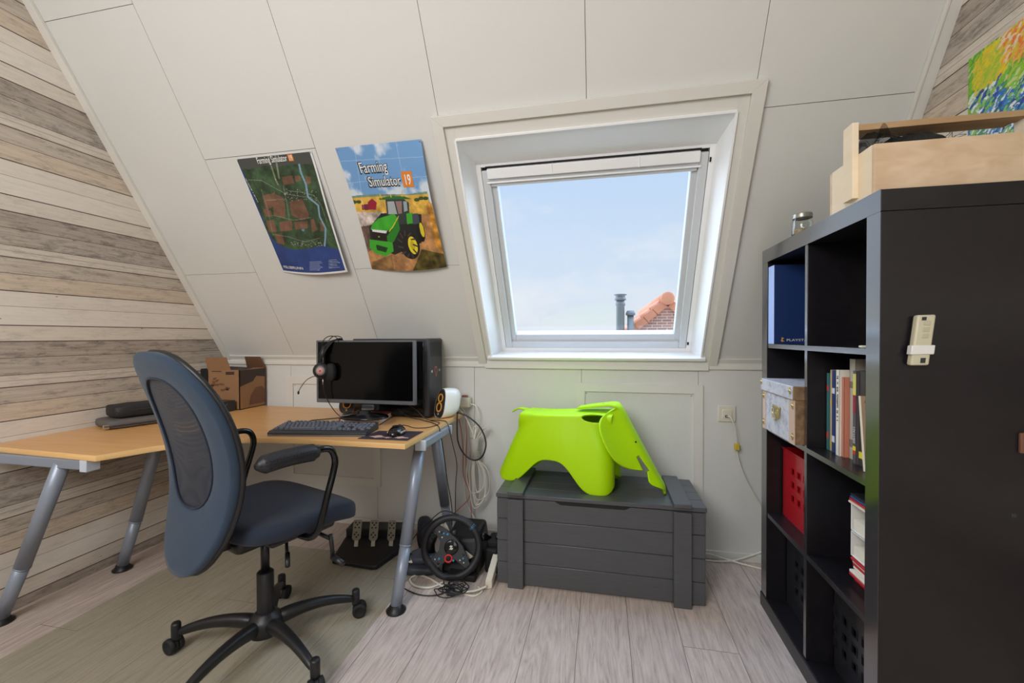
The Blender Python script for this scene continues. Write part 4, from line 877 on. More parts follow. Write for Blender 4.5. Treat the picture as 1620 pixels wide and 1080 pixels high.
for k in range(7):
    wv = rn.uniform(.02, .075); dz = rn.uniform(.20, .30); sx0 = rn.uniform(-.02, .02)
    mb.tube([(-.70+sx0*.4, Yc-.03, .48), (-.70-wv*.45+sx0, Yc-.03, .42), (-.70-wv*.35+sx0, Yc-.035, .48-dz*.75), (-.695+sx0, Yc-.04, .48-dz), (-.70+wv+sx0, Yc-.03, .48-dz*.8), (-.70+wv*.9+sx0, Yc-.03, .40), (-.70, Yc-.03, .47)], .0026, 7, smooth=6)
mb.build('coil', wirew, bd, W=True)
mb = MB(); mb.tube([(-.70+.027*math.cos(q*.7), Yc-.03+.018*math.sin(q*.7), .462+q*.0009) for q in range(48)], .003, 7); mb.lathe([(.019, .46), (.022, .50), (.028, .575)], 18, T=Matrix.Translation((-.70, Yc-.03, 0))); mb.build('wrap', mat('wrap_grey', S(176, 170, 158), .6, bump=.5, bscale=150), bd, W=True)
# boxes and bags at the left
kraft = mat('kraft_card', S(150, 112, 78), .75, var=.06, vscale=10); kraftd = mat('kraft_dark', S(112, 78, 52), .8); ink = mat('card_ink', S(62, 48, 42), .7); inks = mat('card_ink_soft', S(112, 78, 54), .7)
cbx = thing('cardboard_box', 'open brown cardboard box with dark print standing in the desk corner', 'box', (-2.2, 2.2, Z0))
bx0, bx1, by0, by1, bz = -2.325, -2.100, 2.145, 2.345, .952
mb = MB()
for q in ((bx0, bx1, by0, by0+.004, Z0, bz), (bx0, bx1, by1-.004, by1, Z0, bz), (bx0, bx0+.004, by0, by1, Z0, bz), (bx1-.004, bx1, by0, by1, Z0, bz), (bx0, bx1, by0, by1, Z0, Z0+.004)): mb.box(*q)
mb.build('carton', kraft, cbx, W=True)
def flap(a, b, c, d, m=kraft):
    mb = MB(); mb.add([a, b, c, d], [(0, 1, 2, 3)]); return mb.build('flap', m, cbx, W=True, solid=.003, off=0)
flap((bx0, by0, bz), (bx1-.06, by0, bz), (bx1-.075, by0-.015, bz+.075), (bx0-.0, by0-.015, bz+.075)); flap((bx0+.09, by1, bz), (bx1+.0, by1, bz), (bx1-.01, by1-.030, bz+.070), (bx0+.10, by1-.030, bz+.070), kraftd)
flap((bx0+.004, by0+.01, bz-.002), (bx1-.005, by0+.01, bz-.002), (bx1-.01, by0+.11, bz+.006), (bx0+.01, by0+.11, bz+.012), ink)
mb = MB(); FTc = FR((bx1+.0006, by0, Z0), (0, 1, 0), (0, 0, 1), (1, 0, 0)); hh = bz-Z0
mb.prism([(.003, hh-.002), (.197, hh-.002), (.197, hh-.055), (.125, hh-.045), (.10, hh-.075), (.003, hh-.10)], 0, .0003, 0, FTc)
mb.prism([(.07, .02), (.197, .02), (.197, .10), (.17, .125), (.12, .12), (.08, .07)], 0, .0002, 1, FTc)
mb.build('print', [ink, inks], cbx, W=True)
mb = MB(); rn2 = random.Random(8); FTf = FR((bx0, by0-.0006, Z0), (1, 0, 0), (0, 0, 1), (0, -1, 0))
for k in range(14):
    a, b = rn2.uniform(.01, .14), rn2.uniform(.05, .18); mb.prism([(a, b), (a+rn2.uniform(.01, .04), b), (a+.03, b+rn2.uniform(.004, .02)), (a, b+.012)], 0, .0002, 0, FTf)
mb.prism([(.03, hh-.008), (.10, hh-.008), (.10, hh-.013), (.03, hh-.013)], 0, .0003, 1, FTf); mb.prism([(.13, hh-.012), (.19, hh-.010), (.19, hh-.028), (.13, hh-.030)], 0, .0003, 1, FTf)
mb.build('side_print', [inks, ink], cbx, W=True)
sb = thing('small_black_box', 'small dark printed box in front of the cardboard box', 'box', (-2.13, 2.08, Z0))
mb = MB(); mb.rbox(-2.215, -2.112, 2.02, 2.125, Z0, Z0+.062, .002); mb.build('carton', mat('box_dark', S(34, 32, 38), .35), sb, W=True)
mb = MB(); mb.prism([(.01, .01), (.05, .05), (.055, .05), (.018, .01)], 0, .0004, T=FR((-2.1119, 2.02, Z0), (0, 1, 0), (0, 0, 1), (1, 0, 0))); mb.box(-2.21, -2.13, 2.0194, 2.02, Z0+.052, Z0+.060); mb.build('print', mat('box_print', S(120, 112, 118), .5), sb, W=True)
th = MB(); th.rbox(-2.395, -2.345, 2.16, 2.30, Z0, .955, .003); tag(th.build('black_folder', blackm), 'black upright slab squeezed between cardboard box and plank wall', 'folder')
gs = thing('laptop_sleeve', 'grey padded laptop sleeve lying flat beneath the black pouch', 'laptop sleeve', (-2.28, 1.74, Z0), 70)
mb = MB(); mb.ball((.0, .0, .021), .165, .105, .021, .35, .25, 40, 12); mb.build('sleeve', mat('grey_felt', S(98, 92, 90), .8, bump=.3, bscale=400), gs)
mb = MB(); mb.tube([(-.162, -.075, .018), (-.150, -.106, .018), (.150, -.106, .018), (.162, -.08, .018)], .0022, 8, smooth=4); mb.build('zip', darkp, gs)
mb = MB(); mb.rbox(-.178, -.155, -.095, -.085, .005, .024, .002); mb.build('zip_pull', steel, gs)
bp = thing('black_pouch', 'black zipped fabric pouch on top of the grey sleeve', 'pouch', (-2.285, 1.735, Z0+.0425), 70)
mb = MB(); mb.ball((0, 0, .031), .125, .074, .031, .3, .3, 40, 14, fn=lambda p: p+Vector((0, 0, .003*math.sin(p.x*60)*math.cos(p.y*70)))); mb.build('body', mat('pouch_nylon', S(30, 30, 33), .6, bump=.4, bscale=300), bp)
mb = MB(); mb.tube([(-.12, -.066, .036), (0, -.0755, .037), (.12, -.066, .036)], .0022, 8, smooth=5); mb.build('zip', darkp, bp)
mb = MB(); mb.rbox(.045, .050, -.082, -.075, .005, .038, .001); mb.build('zip_pull', steel, bp)
mb = MB(); mb.rbox(-2.215, -2.165, 1.79, 1.88, Z0+.0425, Z0+.050, .002); tag(mb.build('yellow_notebook', mat('yellow_card', S(214, 186, 60), .6)), 'yellow slip peeking out beside the black pouch', 'notebook')
# ================================================================ UNDER THE DESK
ped = thing('pedal_unit', 'black racing pedal unit with three metal pedals on the floor', 'pedals', (-1.16, 2.08, .003), 0)
PB = FR((-1.215, 1.915, .003), Vector((.985, .17, 0)), Vector((-.17, .985, 0)), (0, 0, 1))
mb = MB(); pts = [(-.115, .03), (-.02, -.015), (.11, -.012), (.20, .07), (.215, .28), (-.115, .28)]
mb.prism([(-.125, .045), (-.115, .015), (.105, -.035), (.13, -.03), (.190, .115), (.190, .30), (-.125, .30)], 0, .022); 
mb.v = [tuple(PB @ Vector((x, y, z+(.055*max(0, y-.06)/.24 if z > .01 else 0)))) for x, y, z in mb.v]; mb.build('base', blackp, ped, W=True, bevel=.005)
mb = MB(); mb.box(-.125, .190, .20, .30, .02, .095, T=PB); mb.build('pedal_housing', blackp, ped, W=True, bevel=.006)
pst = mat('pedal_steel', S(136, 131, 120), .34, .8)
for i, (cx_, ln) in enumerate(((-.035, .075), (.055, .075), (.150, .085))):
    T1 = PB @ Matrix.Translation((cx_, .135, .120)) @ Matrix.Rotation(math.radians(-16), 4, 'X')
    mb = MB(); w_ = .023 if i < 2 else .020
    o_ = [(-w_*1.0, -.042), (-w_*.5, -.052), (w_*.6, -.050), (w_, -.040), (w_, .045), (w_*.8, .050), (-w_*.8, .050), (-w_, .045)]
    T2 = T1 @ FR((0, 0, 0), (1, 0, 0), (0, 0, 1), (0, -1, 0)); mb.prism(o_, 0, .003, T=T2); pf = mb.build('pedal', pst, ped, W=True, bevel=.0008)
    mb = MB()
    for (a, b) in ((-.010, .036), (.010, .036), (0, .026), (-.010, .012), (.010, .012), (-.002, -.012), (-.011, -.022), (.010, -.024), (0, -.034)): mb.lathe([(.0042, .0025), (.0042, .0038)], 12, T=T2 @ Matrix.Translation((a, b, 0)))
    mb.build('pedal_hole', blackm, pf, W=True)
    mb = MB(); mb.box(-.010, .010, .003, .008, -.085, -.02, T=T1); mb.build('pedal_arm', steel, pf, W=True)
mb = MB(); add_text(mb, 'logitech G', .014, PB @ Matrix.Translation((.02, .085, .034)) @ Matrix.Rotation(math.radians(13), 4, 'X')); mb.build('lettering', mat('print_grey', S(150, 150, 150), .5), ped, W=True)
# orange-laced dark trainer behind the leg
shn = thing('dark_trainer', 'dark shoe with orange detail standing behind the silver desk leg', 'shoe', (-.975, 2.245, 0.0), -62)
def shf(p):
    x, y, z = p
    z2 = z*(1.0-.45*sstep(0, .12, x)) if z > 0 else z
    return Vector((x, y*(1-.2*sstep(.05, .14, x)), max(.012, z2+.012)))
mb = MB(); mb.ball((0, 0, .045), .125, .042, .055, .7, .7, 32, 16, fn=shf); mb.build('upper', mat('shoe_dark', S(30, 34, 46), .6), shn)
mb = MB(); mb.ball((0, 0, .010), .13, .046, .010, .3, .6, 32, 6); mb.build('sole', rubber, shn)
mb = MB()
for k in range(6): mb.tube([(-.02+k*.014, -.03, .078-k*.005), (-.012+k*.014, 0, .094-k*.007), (-.02+k*.014, .03, .078-k*.005)], .0032, 8, smooth=4)
mb.build('laces', mat('orange_lace', S(214, 110, 60), .6), shn)
# ---- racing wheel
wh = thing('racing_wheel', 'black gaming steering wheel with red dial, leaning on its base on the floor', 'steering wheel', (-.66, 2.0, 0))
wc = Vector((-.700, 1.915, .150)); nrm = Vector((.20, -.93, .26)).normalized(); upv = (Vector((0, 0, 1))-nrm*nrm.z).normalized(); rt = upv.cross(nrm).normalized()
ang = math.radians(-48); e1 = rt*math.cos(ang)+upv*math.sin(ang); e2 = upv*math.cos(ang)-rt*math.sin(ang)
WT = FR(wc, e1, e2, nrm)
mb = MB(); pts = []; rr_ = []
for k in range(72):
    a = 2*math.pi*k/72; r_ = .130-.010*math.exp(-((abs(a-math.pi*1.5))/.35)**2); pts.append((r_*math.cos(a), r_*math.sin(a), 0)); rr_.append(.0165+.0015*math.cos(4*a))
mb.tube(pts, rr_, 14, closed=True, T=WT); rim = mb.build('rim', mat('wheel_leather', S(30, 31, 34), .5, bump=.3, bscale=400), wh, W=True)
for s_ in (-1, 1):
    mb = MB()
    for k in range(22):
        a = s_*(.15+k*.05)+(math.pi if s_ < 0 else 0); mb.tube([WT @ Vector((.117*math.cos(a), .117*math.sin(a), .010)), WT @ Vector((.119*math.cos(a+.02), .119*math.sin(a+.02), .0125))], .0012, 5)
    mb.build('stitching', darkp, rim, W=True)
blue_ = mat('marker_blue', S(60, 150, 200), .4)
mb = MB(); a0 = math.pi/2; mb.tube([(.130*math.cos(a0+q), .130*math.sin(a0+q), 0) for q in (-.04, -.02, 0, .02, .04)], .0178, 16, T=WT); mb.build('centre_band', blue_, rim, W=True)
mb = MB()
mb.prism([(-.118, .018), (-.06, .034), (-.035, .042), (.035, .042), (.06, .034), (.118, .018), (.116, -.012), (.055, -.022), (.030, -.05), (.026, -.118), (-.026, -.118), (-.030, -.05), (-.055, -.022), (-.116, -.012)], -.010, .006, T=WT); sp = mb.build('spokes', darkp, wh, W=True, bevel=.003)
mb = MB(); mb.lathe([(.033, .004), (.033, .012), (.028, .014), (.001, .014)], 36, T=WT, cap=False); hub = mb.build('hub', blackg, wh, W=True)
mb = MB(); mb.prism([(-.009, -.008), (.006, -.010), (.010, -.002), (.002, -.001), (.009, .007), (-.002, .010), (-.008, .004), (-.002, .001)], .0142, .0146, T=WT @ Matrix.Rotation(math.radians(48), 4, 'Z')); mb.build('emblem', mat('emblem_pale', S(196, 206, 186), .4), hub, W=True)
mb = MB()
redp = mat('dial_red', S(196, 44, 40), .4)
RD = WT @ Matrix.Translation((.028, -.040, .006)); mb.tube([(.0155*math.cos(2*math.pi*k/24), .0155*math.sin(2*math.pi*k/24), .004) for k in range(24)], [.0042 if k % 2 else .0052 for k in range(24)], 8, closed=True, T=RD); mb.build('selector_dial', redp, sp, W=True)
mb = MB(); mb.lathe([(.012, .002), (.011, .008), (.001, .008)], 20, T=RD, cap=False); mb.build('dial_cap', blackm, sp, W=True)
for (x, y, m_, r_) in ((.075, .010, blue_, .0045), (.062, .022, blackg, .005), (-.070, .012, blue_, .005), (-.055, .024, blue_, .005), (-.09, .002, whitep, .003), (-.062, -.004, whitep, .003), (-.078, .010, blackg, .005), (.09, .0, whitep, .003), (.070, -.006, whitep, .003), (.0, -.075, blue_, .005), (-.012, -.09, whitep, .003), (.012, -.09, blackg, .005), (.05, -.03, blue_, .0045)):
    mb = MB(); mb.lathe([(r_, .005), (r_, .009), (.0005, .0095)], 14, T=WT @ Matrix.Translation((x, y, 0)), cap=False); mb.build('button', m_, sp, W=True)
mb = MB(); mb.lathe([(.013, .004), (.014, .010), (.010, .016), (.001, .016)], 20, T=WT @ Matrix.Translation((-.040, .052, 0)), cap=False); mb.build('thumb_pad', blackp, sp, W=True)
for s_ in (-1, 1):
    mb = MB(); mb.prism([(s_*.045, -.01), (s_*.095, .00), (s_*.105, .045), (s_*.060, .035)], -.030, -.026, T=WT); mb.build('shift_paddle', steel, wh, W=True, bevel=.001)
wbk = wc-nrm*.02
mb = MB(); mb.tube([wbk+nrm*.02, wbk-nrm*.06], .035, 24); mb.build('steering_column', blackp, wh, W=True)
mb = MB()
bx_ = [(-.770, 1.945, .0), (-.580, 1.93, 0), (-.575, 2.20, 0), (-.780, 2.20, 0)]; tp = [(-.755, 2.00, .15), (-.600, 1.99, .165), (-.595, 2.17, .19), (-.760, 2.17, .19)]
mb.add(bx_+tp, [(3, 2, 1, 0), (4, 5, 6, 7), (0, 1, 5, 4), (1, 2, 6, 5), (2, 3, 7, 6), (3, 0, 4, 7)]); mb.build('base_housing', blackp, wh, W=True, bevel=.018)
mb = MB(); mb.rbox(-.72, -.58, 1.90, 1.96, .0, .03, .006); mb.rbox(-.60, -.568, 1.94, 2.02, .02, .11, .012); mb.build('clamp', blackm, wh, W=True)
# joystick / gamepad left of it
jy = thing('flight_stick_base', 'grey-black game controller base with white arrow left of the steering wheel', 'game controller', (-.87, 1.965, 0), 10)
mb = MB(); mb.ball((0, 0, .022), .085, .075, .022, .45, .55, 36, 12); mb.build('foot_plate', mat('controller_grey', S(62, 66, 74), .45), jy)
mb = MB(); mb.ball((0.0, 0.01, .058), .068, .055, .024, .7, .8, 30, 12); mb.build('top_shell', mat('controller_grey2', S(70, 74, 84), .4), jy)
mb = MB(); mb.tube([(.03, .02, .07), (.035, .03, .115), (.045, .03, .15)], [.03, .020, .026], 18); mb.build('stick', blackp, jy)
mb = MB(); mb.prism([(-.048, -.0), (-.030, .010), (-.034, .018), (-.022, -.002), (-.030, -.004)], 0, .002, T=FR((-.012, -.050, .060), (1, 0, 0), (0, .15, .98), (0, -1, .2))); mb.build('arrow_mark', whitep, jy)
gsx = thing('gear_shifter', 'black gear lever unit wedged between racing wheel and grey chest', 'gear shifter', (-.515, 2.06, 0))
mb = MB(); mb.rbox(-.560, -.492, 1.99, 2.13, 0, .12, .012); mb.rbox(-.555, -.495, 2.01, 2.11, .115, .15, .01); mb.build('body', blackm, gsx, W=True)
mb = MB(); mb.tube([(-.545, 2.05, .14), (-.570, 2.02, .165), (-.585, 2.00, .165)], [.012, .020, .018], 14); mb.lathe([(.008, .15), (.008, .168), (.001, .169)], 14, T=Matrix.Translation((-.508, 2.04, 0)), cap=False); mb.build('knob', blackg, gsx, W=True)
ps = thing('power_strip', 'white power strip standing on end against the grey chest', 'power strip', (-.50, 1.90, 0))
mb = MB(); T_ = FR((-.522, 1.862, .0), Vector((.90, .44, 0)), Vector((-.20, .41, .89)).normalized(), Vector((0, 0, 0)))
ax = Vector((.020, .10, .062)); b_ = Vector((-.521, 1.862, .0))
q = [b_, b_+Vector((.030, .010, 0)), b_+Vector((.030, .010, .040)), b_+Vector((0, 0, .040))]; d_ = Vector((.004, .13, .060))
mb.add([tuple(v) for v in q]+[tuple(v+d_) for v in q], [(0, 1, 2, 3), (7, 6, 5, 4), (0, 4, 5, 1), (1, 5, 6, 2), (2, 6, 7, 3), (3, 7, 4, 0)]); mb.build('housing', cream, ps, W=True, bevel=.004)
mb = MB()
for k in range(3):
    c_ = b_+d_*(.2+.3*k)+Vector((-.0006, 0, .024)); mb.lathe([(.011, 0), (.011, .001)], 16, T=FR(c_, d_.normalized(), Vector((0, -.42, .9)), (-1, 0, 0)))
mb.build('socket', mat('socket_shadow', S(150, 144, 130), .5), ps, W=True)
cable('strip_cable', [(-.512, 1.858, .018), (-.56, 1.825, .010), (-.63, 1.815, .006), (-.71, 1.835, .006), (-.80, 1.885, .006), (-.865, 1.90, .006), (-.885, 1.86, .006), (-.84, 1.815, .006), (-.77, 1.815, .006), (-.73, 1.86, .006), (-.72, 1.90, .006)], .0048, cream, 'thick cream mains cable looping on the floor before the racing wheel', k=8)
cable('floor_cable', [(-.60, 1.80, .004), (-.55, 1.80, .004), (-.53, 1.84, .004), (-.56, 1.87, .004)], .004, cream, 'short cream cable beside the power strip foot', k=6)
cable('black_cable', [(-.86, 1.93, .004), (-.93, 1.90, .004), (-.945, 1.85, .004), (-.90, 1.80, .004), (-.80, 1.76, .004), (-.72, 1.77, .004), (-.68, 1.82, .004), (-.70, 1.88, .004)], .0026, blackp, 'thin black cable loop on the floor left of the wheel', k=8)
cable('black_cable', [(-.90, 1.97, .06), (-.93, 1.93, .10), (-.90, 1.95, .17), (-.84, 1.97, .23), (-.77, 1.99, .285), (-.70, 2.02, .26)], .0024, blackp, 'thin black cable arching up the left side of the wheel rim', k=8)
mb = MB(); rn = random.Random(12)
for k in range(7):
    c0 = Vector((-.66+rn.uniform(-.03, .03), 1.80+rn.uniform(-.03, .03), .008+k*.004)); mb.tube([c0+Vector((rn.uniform(.03, .06)*math.cos(a_), rn.uniform(.025, .045)*math.sin(a_), rn.uniform(0, .012))) for a_ in [q*.9 for q in range(7)]], .0024, 7, smooth=5, closed=True)
mb.rbox(-.675, -.645, 1.775, 1.815, .002, .028, .006); tag(mb.build('cable_tangle', blackp), 'tangled clump of black leads on the floor below the steering wheel', 'cable')
# ================================================================ WALL OUTLET AND LOW CABLES
ou = thing('wall_outlet', 'cream wall outlet with a white cable plugged in above the chest corner', 'outlet', (.620, YW, .748))
mb = MB(); mb.rbox(.578, .662, YW-.010, YW, .706, .790, .004); mb.build('cover_plate', cream, ou, W=True)
mb = MB(); mb.rbox(.598, .643, YW-.014, YW-.008, .726, .769, .002); mb.build('insert', cream, ou, W=True)
mb = MB(); mb.box(.610, .622, YW-.0148, YW-.0135, .730, .742); mb.build('jack', blackm, ou, W=True)
cable('network_cable', [(.616, YW-.014, .736), (.628, YW-.045, .735), (.645, YW-.050, .69), (.655, YW-.045, .63), (.658, YW-.035, .585), (.675, YW-.03, .50), (.71, YW-.03, .41), (.765, YW-.03, .31), (.80, YW-.03, .25)], .0028, wirew, 'thin white network cable hanging from the wall outlet', k=8)
mb = MB(); mb.rbox(.648, .670, YW-.046, YW-.026, .572, .606, .003); tag(mb.build('cable_clip', mat('yellow_plastic', S(208, 180, 60), .5)), 'small yellow tag clipped on the white network cable', 'tag')
cable('skirting_cable', [(.43, YW-.020, .030), (.52, YW-.020, .030), (.60, YW-.026, .016), (.68, YW-.05, .008), (.77, YW-.08, .006), (.88, YW-.10, .006)], .0045, wirew, 'white cable dropping to the floor along the skirting', k=6)
cable('skirting_cable', [(.43, YW-.040, .006), (.55, YW-.045, .006), (.64, YW-.035, .012), (.72, YW-.022, .035), (.79, YW-.018, .065), (.86, YW-.02, .08)], .0045, wirew, 'white cable rising along the skirting towards the bookcase', k=6)
# ================================================================ IN THE BOOKCASE
def perf_box(name, label, m, x, y, z, w_=.285, h=.275, d=.27, grp=None, cols=3, rows=3, off=(.055, .075)):
    t_ = thing(name, label, 'storage box', (x, y, z), 0, grp)
    mb = MB(); th_ = .004; xs = [0]; ys = [0]; hole = .026; pitch = .052
    for q in range(cols): xs += [off[0]+q*pitch, off[0]+q*pitch+hole]
    for q in range(rows): ys += [off[1]+q*pitch, off[1]+q*pitch+hole]
    xs.append(w_); ys.append(h)
    for i in range(len(xs)-1):
        for j in range(len(ys)-1):
            if i % 2 == 1 and j % 2 == 1: continue
            mb.box(0, th_, xs[i], xs[i+1], ys[j], ys[j+1])
    mb.build('perforated_front', m, t_)
    mb = MB(); mb.box(0, d, 0, th_, 0, h); mb.box(0, d, w_-th_, w_, 0, h); mb.box(d-th_, d, 0, w_, 0, h); mb.box(th_, d, 0, w_, 0, th_); mb.build('box_shell', m, t_)
    mb = MB(); mb.rbox(-.003, .006, -.002, w_+.002, h-.006, h+.002, .002); mb.build('rim', m, t_)
    for i in range(cols):
        for j in range(rows):
            mb = MB(); a, b = off[0]+i*pitch, off[1]+j*pitch; r_ = .0022
            for q in ((a-r_, a, b-r_, b+hole+r_), (a+hole, a+hole+r_, b-r_, b+hole+r_), (a, a+hole, b-r_, b), (a, a+hole, b+hole, b+hole+r_)): mb.box(-.002, 0, q[0], q[1], q[2], q[3])
            mb.build('hole_frame', m, t_)
redm = mat('red_plastic', S(170, 20, 30), .2, spec=.6); blkbox = mat('black_box_plastic', S(34, 34, 38), .25, spec=.6)
perf_box('perforated_box', 'red perforated plastic box, second compartment from the bottom, window side', redm, .720, 1.650, .4165, off=(.020, .085), cols=4)
perf_box('perforated_box', 'black perforated box in the bottom compartment nearest the back wall', blkbox, .735, 1.650, .058, off=(.020, .085), cols=4)
perf_box('perforated_box', 'black perforated box in the bottom compartment nearest the camera', blkbox, .742, 1.300, .058, off=(.100, .075), cols=4, rows=3)
# map-print box
mapm = bpy.data.materials.new('map_print'); mapm.use_nodes = True; t = mapm.node_tree; p = t.nodes['Principled BSDF']; tcx = N(t, 'ShaderNodeTexCoord')
n1 = N(t, 'ShaderNodeTexNoise'); n1.inputs['Scale'].default_value = 34; n1.inputs['Detail'].default_value = 9; n1.inputs['Roughness'].default_value = .7; n1.inputs['Distortion'].default_value = .5; t.links.new(tcx.outputs['Object'], n1.inputs[0])
r_ = N(t, 'ShaderNodeValToRGB'); t.links.new(n1.outputs[0], r_.inputs[0]); e = r_.color_ramp.elements; e[0].position = .30; e[0].color = S(150, 136, 136); e[1].position = .7; e[1].color = S(206, 190, 180)
q = e.new(.44); q.color = S(182, 178, 184); q = e.new(.52); q.color = S(198, 198, 208); q = e.new(.6); q.color = S(208, 200, 196); t.links.new(r_.outputs[0], p.inputs['Base Color']); p.inputs['Roughness'].default_value = .55
mapb = wood_mat('map_print_side', S(104, 78, 56), S(150, 120, 88), (20, 20, 20), .6, 6)
mbx = thing('map_print_box', 'map-patterned storage box with metal handle sticking out of the bookcase', 'storage box', (.64, 1.77, .771))
mb = MB(); mb.rbox(.640, .94, 1.622, 1.916, .772, .930, .002); 
mb.m = [1 if abs(Vector(mb.v[f[0]]).y-1.622) < .003 and all(abs(mb.v[i][1]-1.622) < .003 for i in f) else 0 for f in mb.f]; mb.build('body', [mapm, mapb], mbx, W=True)
mb = MB(); mb.rbox(.632, .945, 1.616, 1.922, .925, .972, .003); mb.m = [1 if all(abs(mb.v[i][1]-1.616) < .004 for i in f) else 0 for f in mb.f]; mb.build('lid', [mapm, mapb], mbx, W=True)
peach = mat('box_corner_paper', S(206, 176, 156), .6)
for q in ((1.622, 1.665), (1.885, 1.9165)): mb = MB(); mb.box(.6385, .641, q[0], q[1], .772, .928); mb.build('corner_strip', peach, mbx, W=True)
FTm = FR((.6385, 1.77, .85), (0, -1, 0), (0, 0, 1), (-1, 0, 0))
mb = MB(); mb.rbox(-.032, .032, .022, .034, 0, .006, .002, T=FTm); mb.tube([(-.026, .022, .006), (-.026, .004, .007), (-.014, -.016, .007), (0, -.020, .007), (.014, -.016, .007), (.026, .004, .007), (.026, .022, .006)], .0025, 8, smooth=4, T=FTm)
mb.prism([(-.026, .022), (-.026, 0), (-.012, -.016), (.012, -.016), (.026, 0), (.026, .022)], .0, .002, T=FTm); mb.build('handle', brass, mbx, W=True)
for (yy, zz) in ((1.634, .905), (1.634, .800), (1.904, .905), (1.904, .800), (1.640, .955), (1.910, .960)):
    mb = MB(); xx = .6385 if zz < .93 else .632; mb.lathe([(.006, 0), (.0055, .003), (.003, .005), (.0005, .005)], 14, T=FR((xx, yy, zz), (0, -1, 0), (0, 0, 1), (-1, 0, 0)), cap=False); mb.rbox(xx-.003, xx, yy-.004, yy+.004, zz-.012, zz+.012, .001); mb.build('metal_stud', brass, mbx, W=True)
# console box
psb = thing('console_box', 'dark blue game console carton in the top compartment nearest the back wall', 'box', (.85, 1.915, 1.112))
mb = MB(); mb.rbox(.667, 1.03, 1.884, 1.942, 1.1115, 1.425, .001); mb.m = [1 if all(mb.v[i][0] < .6685 for i in f) else 0 for f in mb.f]; mb.build('carton', [mat('carton_navy', S(28, 52, 104), .4), mat('carton_light', S(170, 190, 236), .4)], psb, W=True)
FTp = FR((0, 1.8834, 0), (1, 0, 0), (0, 0, 1), (0, -1, 0)); pw_ = mat('print_white', S(210, 210, 210), .5)
mb = MB(); add_text(mb, 'PLAYSTATION', .0125, FTp @ Matrix.Translation((.712, 1.123, 0)), sx=1.5, bold=.0002); mb.build('lettering', pw_, psb, W=True)
mb = MB(); mb.prism([(.690, 1.125), (.704, 1.121), (.704, 1.124), (.694, 1.128)], 0, .0003, T=FTp); mb.prism([(.695, 1.120), (.698, 1.120), (.698, 1.134), (.703, 1.131), (.702, 1.136), (.695, 1.138)], 0, .0004, T=FTp); mb.build('emblem', mat('gold_print', S(226, 176, 70), .5), psb, W=True)
mb = MB(); mb.rbox(.672, .70, 1.300, 1.318, 1.1115, 1.118, .002); tag(mb.build('white_label', whitep), 'small white tag lying in the empty top compartment', 'tag')
# books
def bookm(c): return mat('book_%02x%02x%02x' % c, S(*c), .45)
BZ = .7715
books = [ # name,y0,thick,x0,depth,h,colour,lean,label, band colour, text
 (1.577, .015, .722, .20, .250, (74, 138, 142), 0, 'teal thin paperback, farthest of the row of books', (210, 90, 80), ''),
 (1.561, .013, .724, .20, .262, (228, 206, 160), 0, 'cream and yellow booklet between teal and blue books', (240, 200, 80), ''),
 (1.541, .018, .722, .21, .262, (58, 74, 128), 0, 'blue book with a white stripe, third from the back wall side', (230, 232, 240), ''),
 (1.5275, .011, .735, .20, .252, (150, 150, 158), 0, 'thin grey plastic folder standing beside the blue book', None, ''),
 (1.502, .018, .715, .21, .266, (240, 234, 220), 0, 'white book with black lettered spine in the middle of the row', None, '-'),
 (1.489, .012, .722, .22, .245, (206, 130, 106), 0, 'orange-red thin book beside the white lettered one', None, ''),
 (1.455, .030, .735, .24, .302, (186, 178, 164), 0, 'tallest book, grey-beige cover, standing above its neighbours', (120, 116, 106), ''),
 (1.432, .020, .730, .21, .235, (128, 112, 48), 0, 'olive and yellow patterned book beside the tall grey one', (208, 190, 60), ''),
 (1.413, .016, .716, .21, .270, (92, 86, 90), 0, 'grey spined book with red and yellow patches and white lettering', (240, 214, 60), 'HAYNES'),
 (1.380, .030, .722, .22, .272, (62, 54, 50), 0, 'thick dark brown book with yellow W on its cover', (240, 220, 60), ''),
]
for (y_, t_, x_, d_, h_, c_, ln, lab, band, txt) in books:
    b = thing('standing_book', lab, 'book', (x_, y_, BZ), 0, 'books standing in the second compartment from the top'); b.rotation_euler = (math.radians(ln), 0, 0)
    mb = MB(); mb.rbox(0, .002, 0, t_, 0, h_, .0006); mb.box(0, d_, 0, .0015, 0, h_); mb.box(0, d_, t_-.0015, t_, 0, h_); mb.build('cover', bookm(c_), b)
    mb = MB(); mb.box(.002, d_-.003, .0015, t_-.0015, .003, h_-.003); mb.build('pages', MAT['paper'], b)
    if band:
        mb = MB(); q_ = (y_*977) % 1; mb.box(-.0006, 0, .001, t_-.001, h_*(.55+.3*q_), h_*(.60+.33*q_)); mb.box(-.0006, 0, .001, t_-.001, h_*(.04+.15*q_), h_*(.10+.18*q_)); mb.build('spine_band', bookm(band), b)
    if txt:
        mb = MB()
        if txt == '-':
            rq = random.Random(3); zz = h_*.93
            while zz > h_*.40:
                dz_ = rq.uniform(.002, .005); mb.box(-.0008, -.0001, t_*.30, t_*(.62+.1*rq.random()), zz-dz_, zz); zz -= dz_+rq.choice([.0018, .0018, .009])
        else: add_text(mb, txt, .013, FR((-.0009, t_*.22, h_*.40), (0, 0, -1), (0, 1, 0), (-1, 0, 0)), bold=.0003)
        mb.build('spine_lettering', blackm if sum(c_) > 600 else pw_, b)
    if txt == 'HAYNES':
        mb = MB(); mb.box(-.0007, 0, .001, t_-.001, h_*.55, h_*.74); mb.build('spine_band', bookm((150, 40, 60)), b); mb = MB(); mb.box(-.0007, 0, .001, t_-.001, h_*.76, h_*.97); mb.build('spine_band', bookm((224, 214, 110)), b); mb = MB(); mb.box(-.0008, 0, .001, t_-.001, h_*.105, h_*.145); mb.build('spine_band', bookm((200, 70, 50)), b)
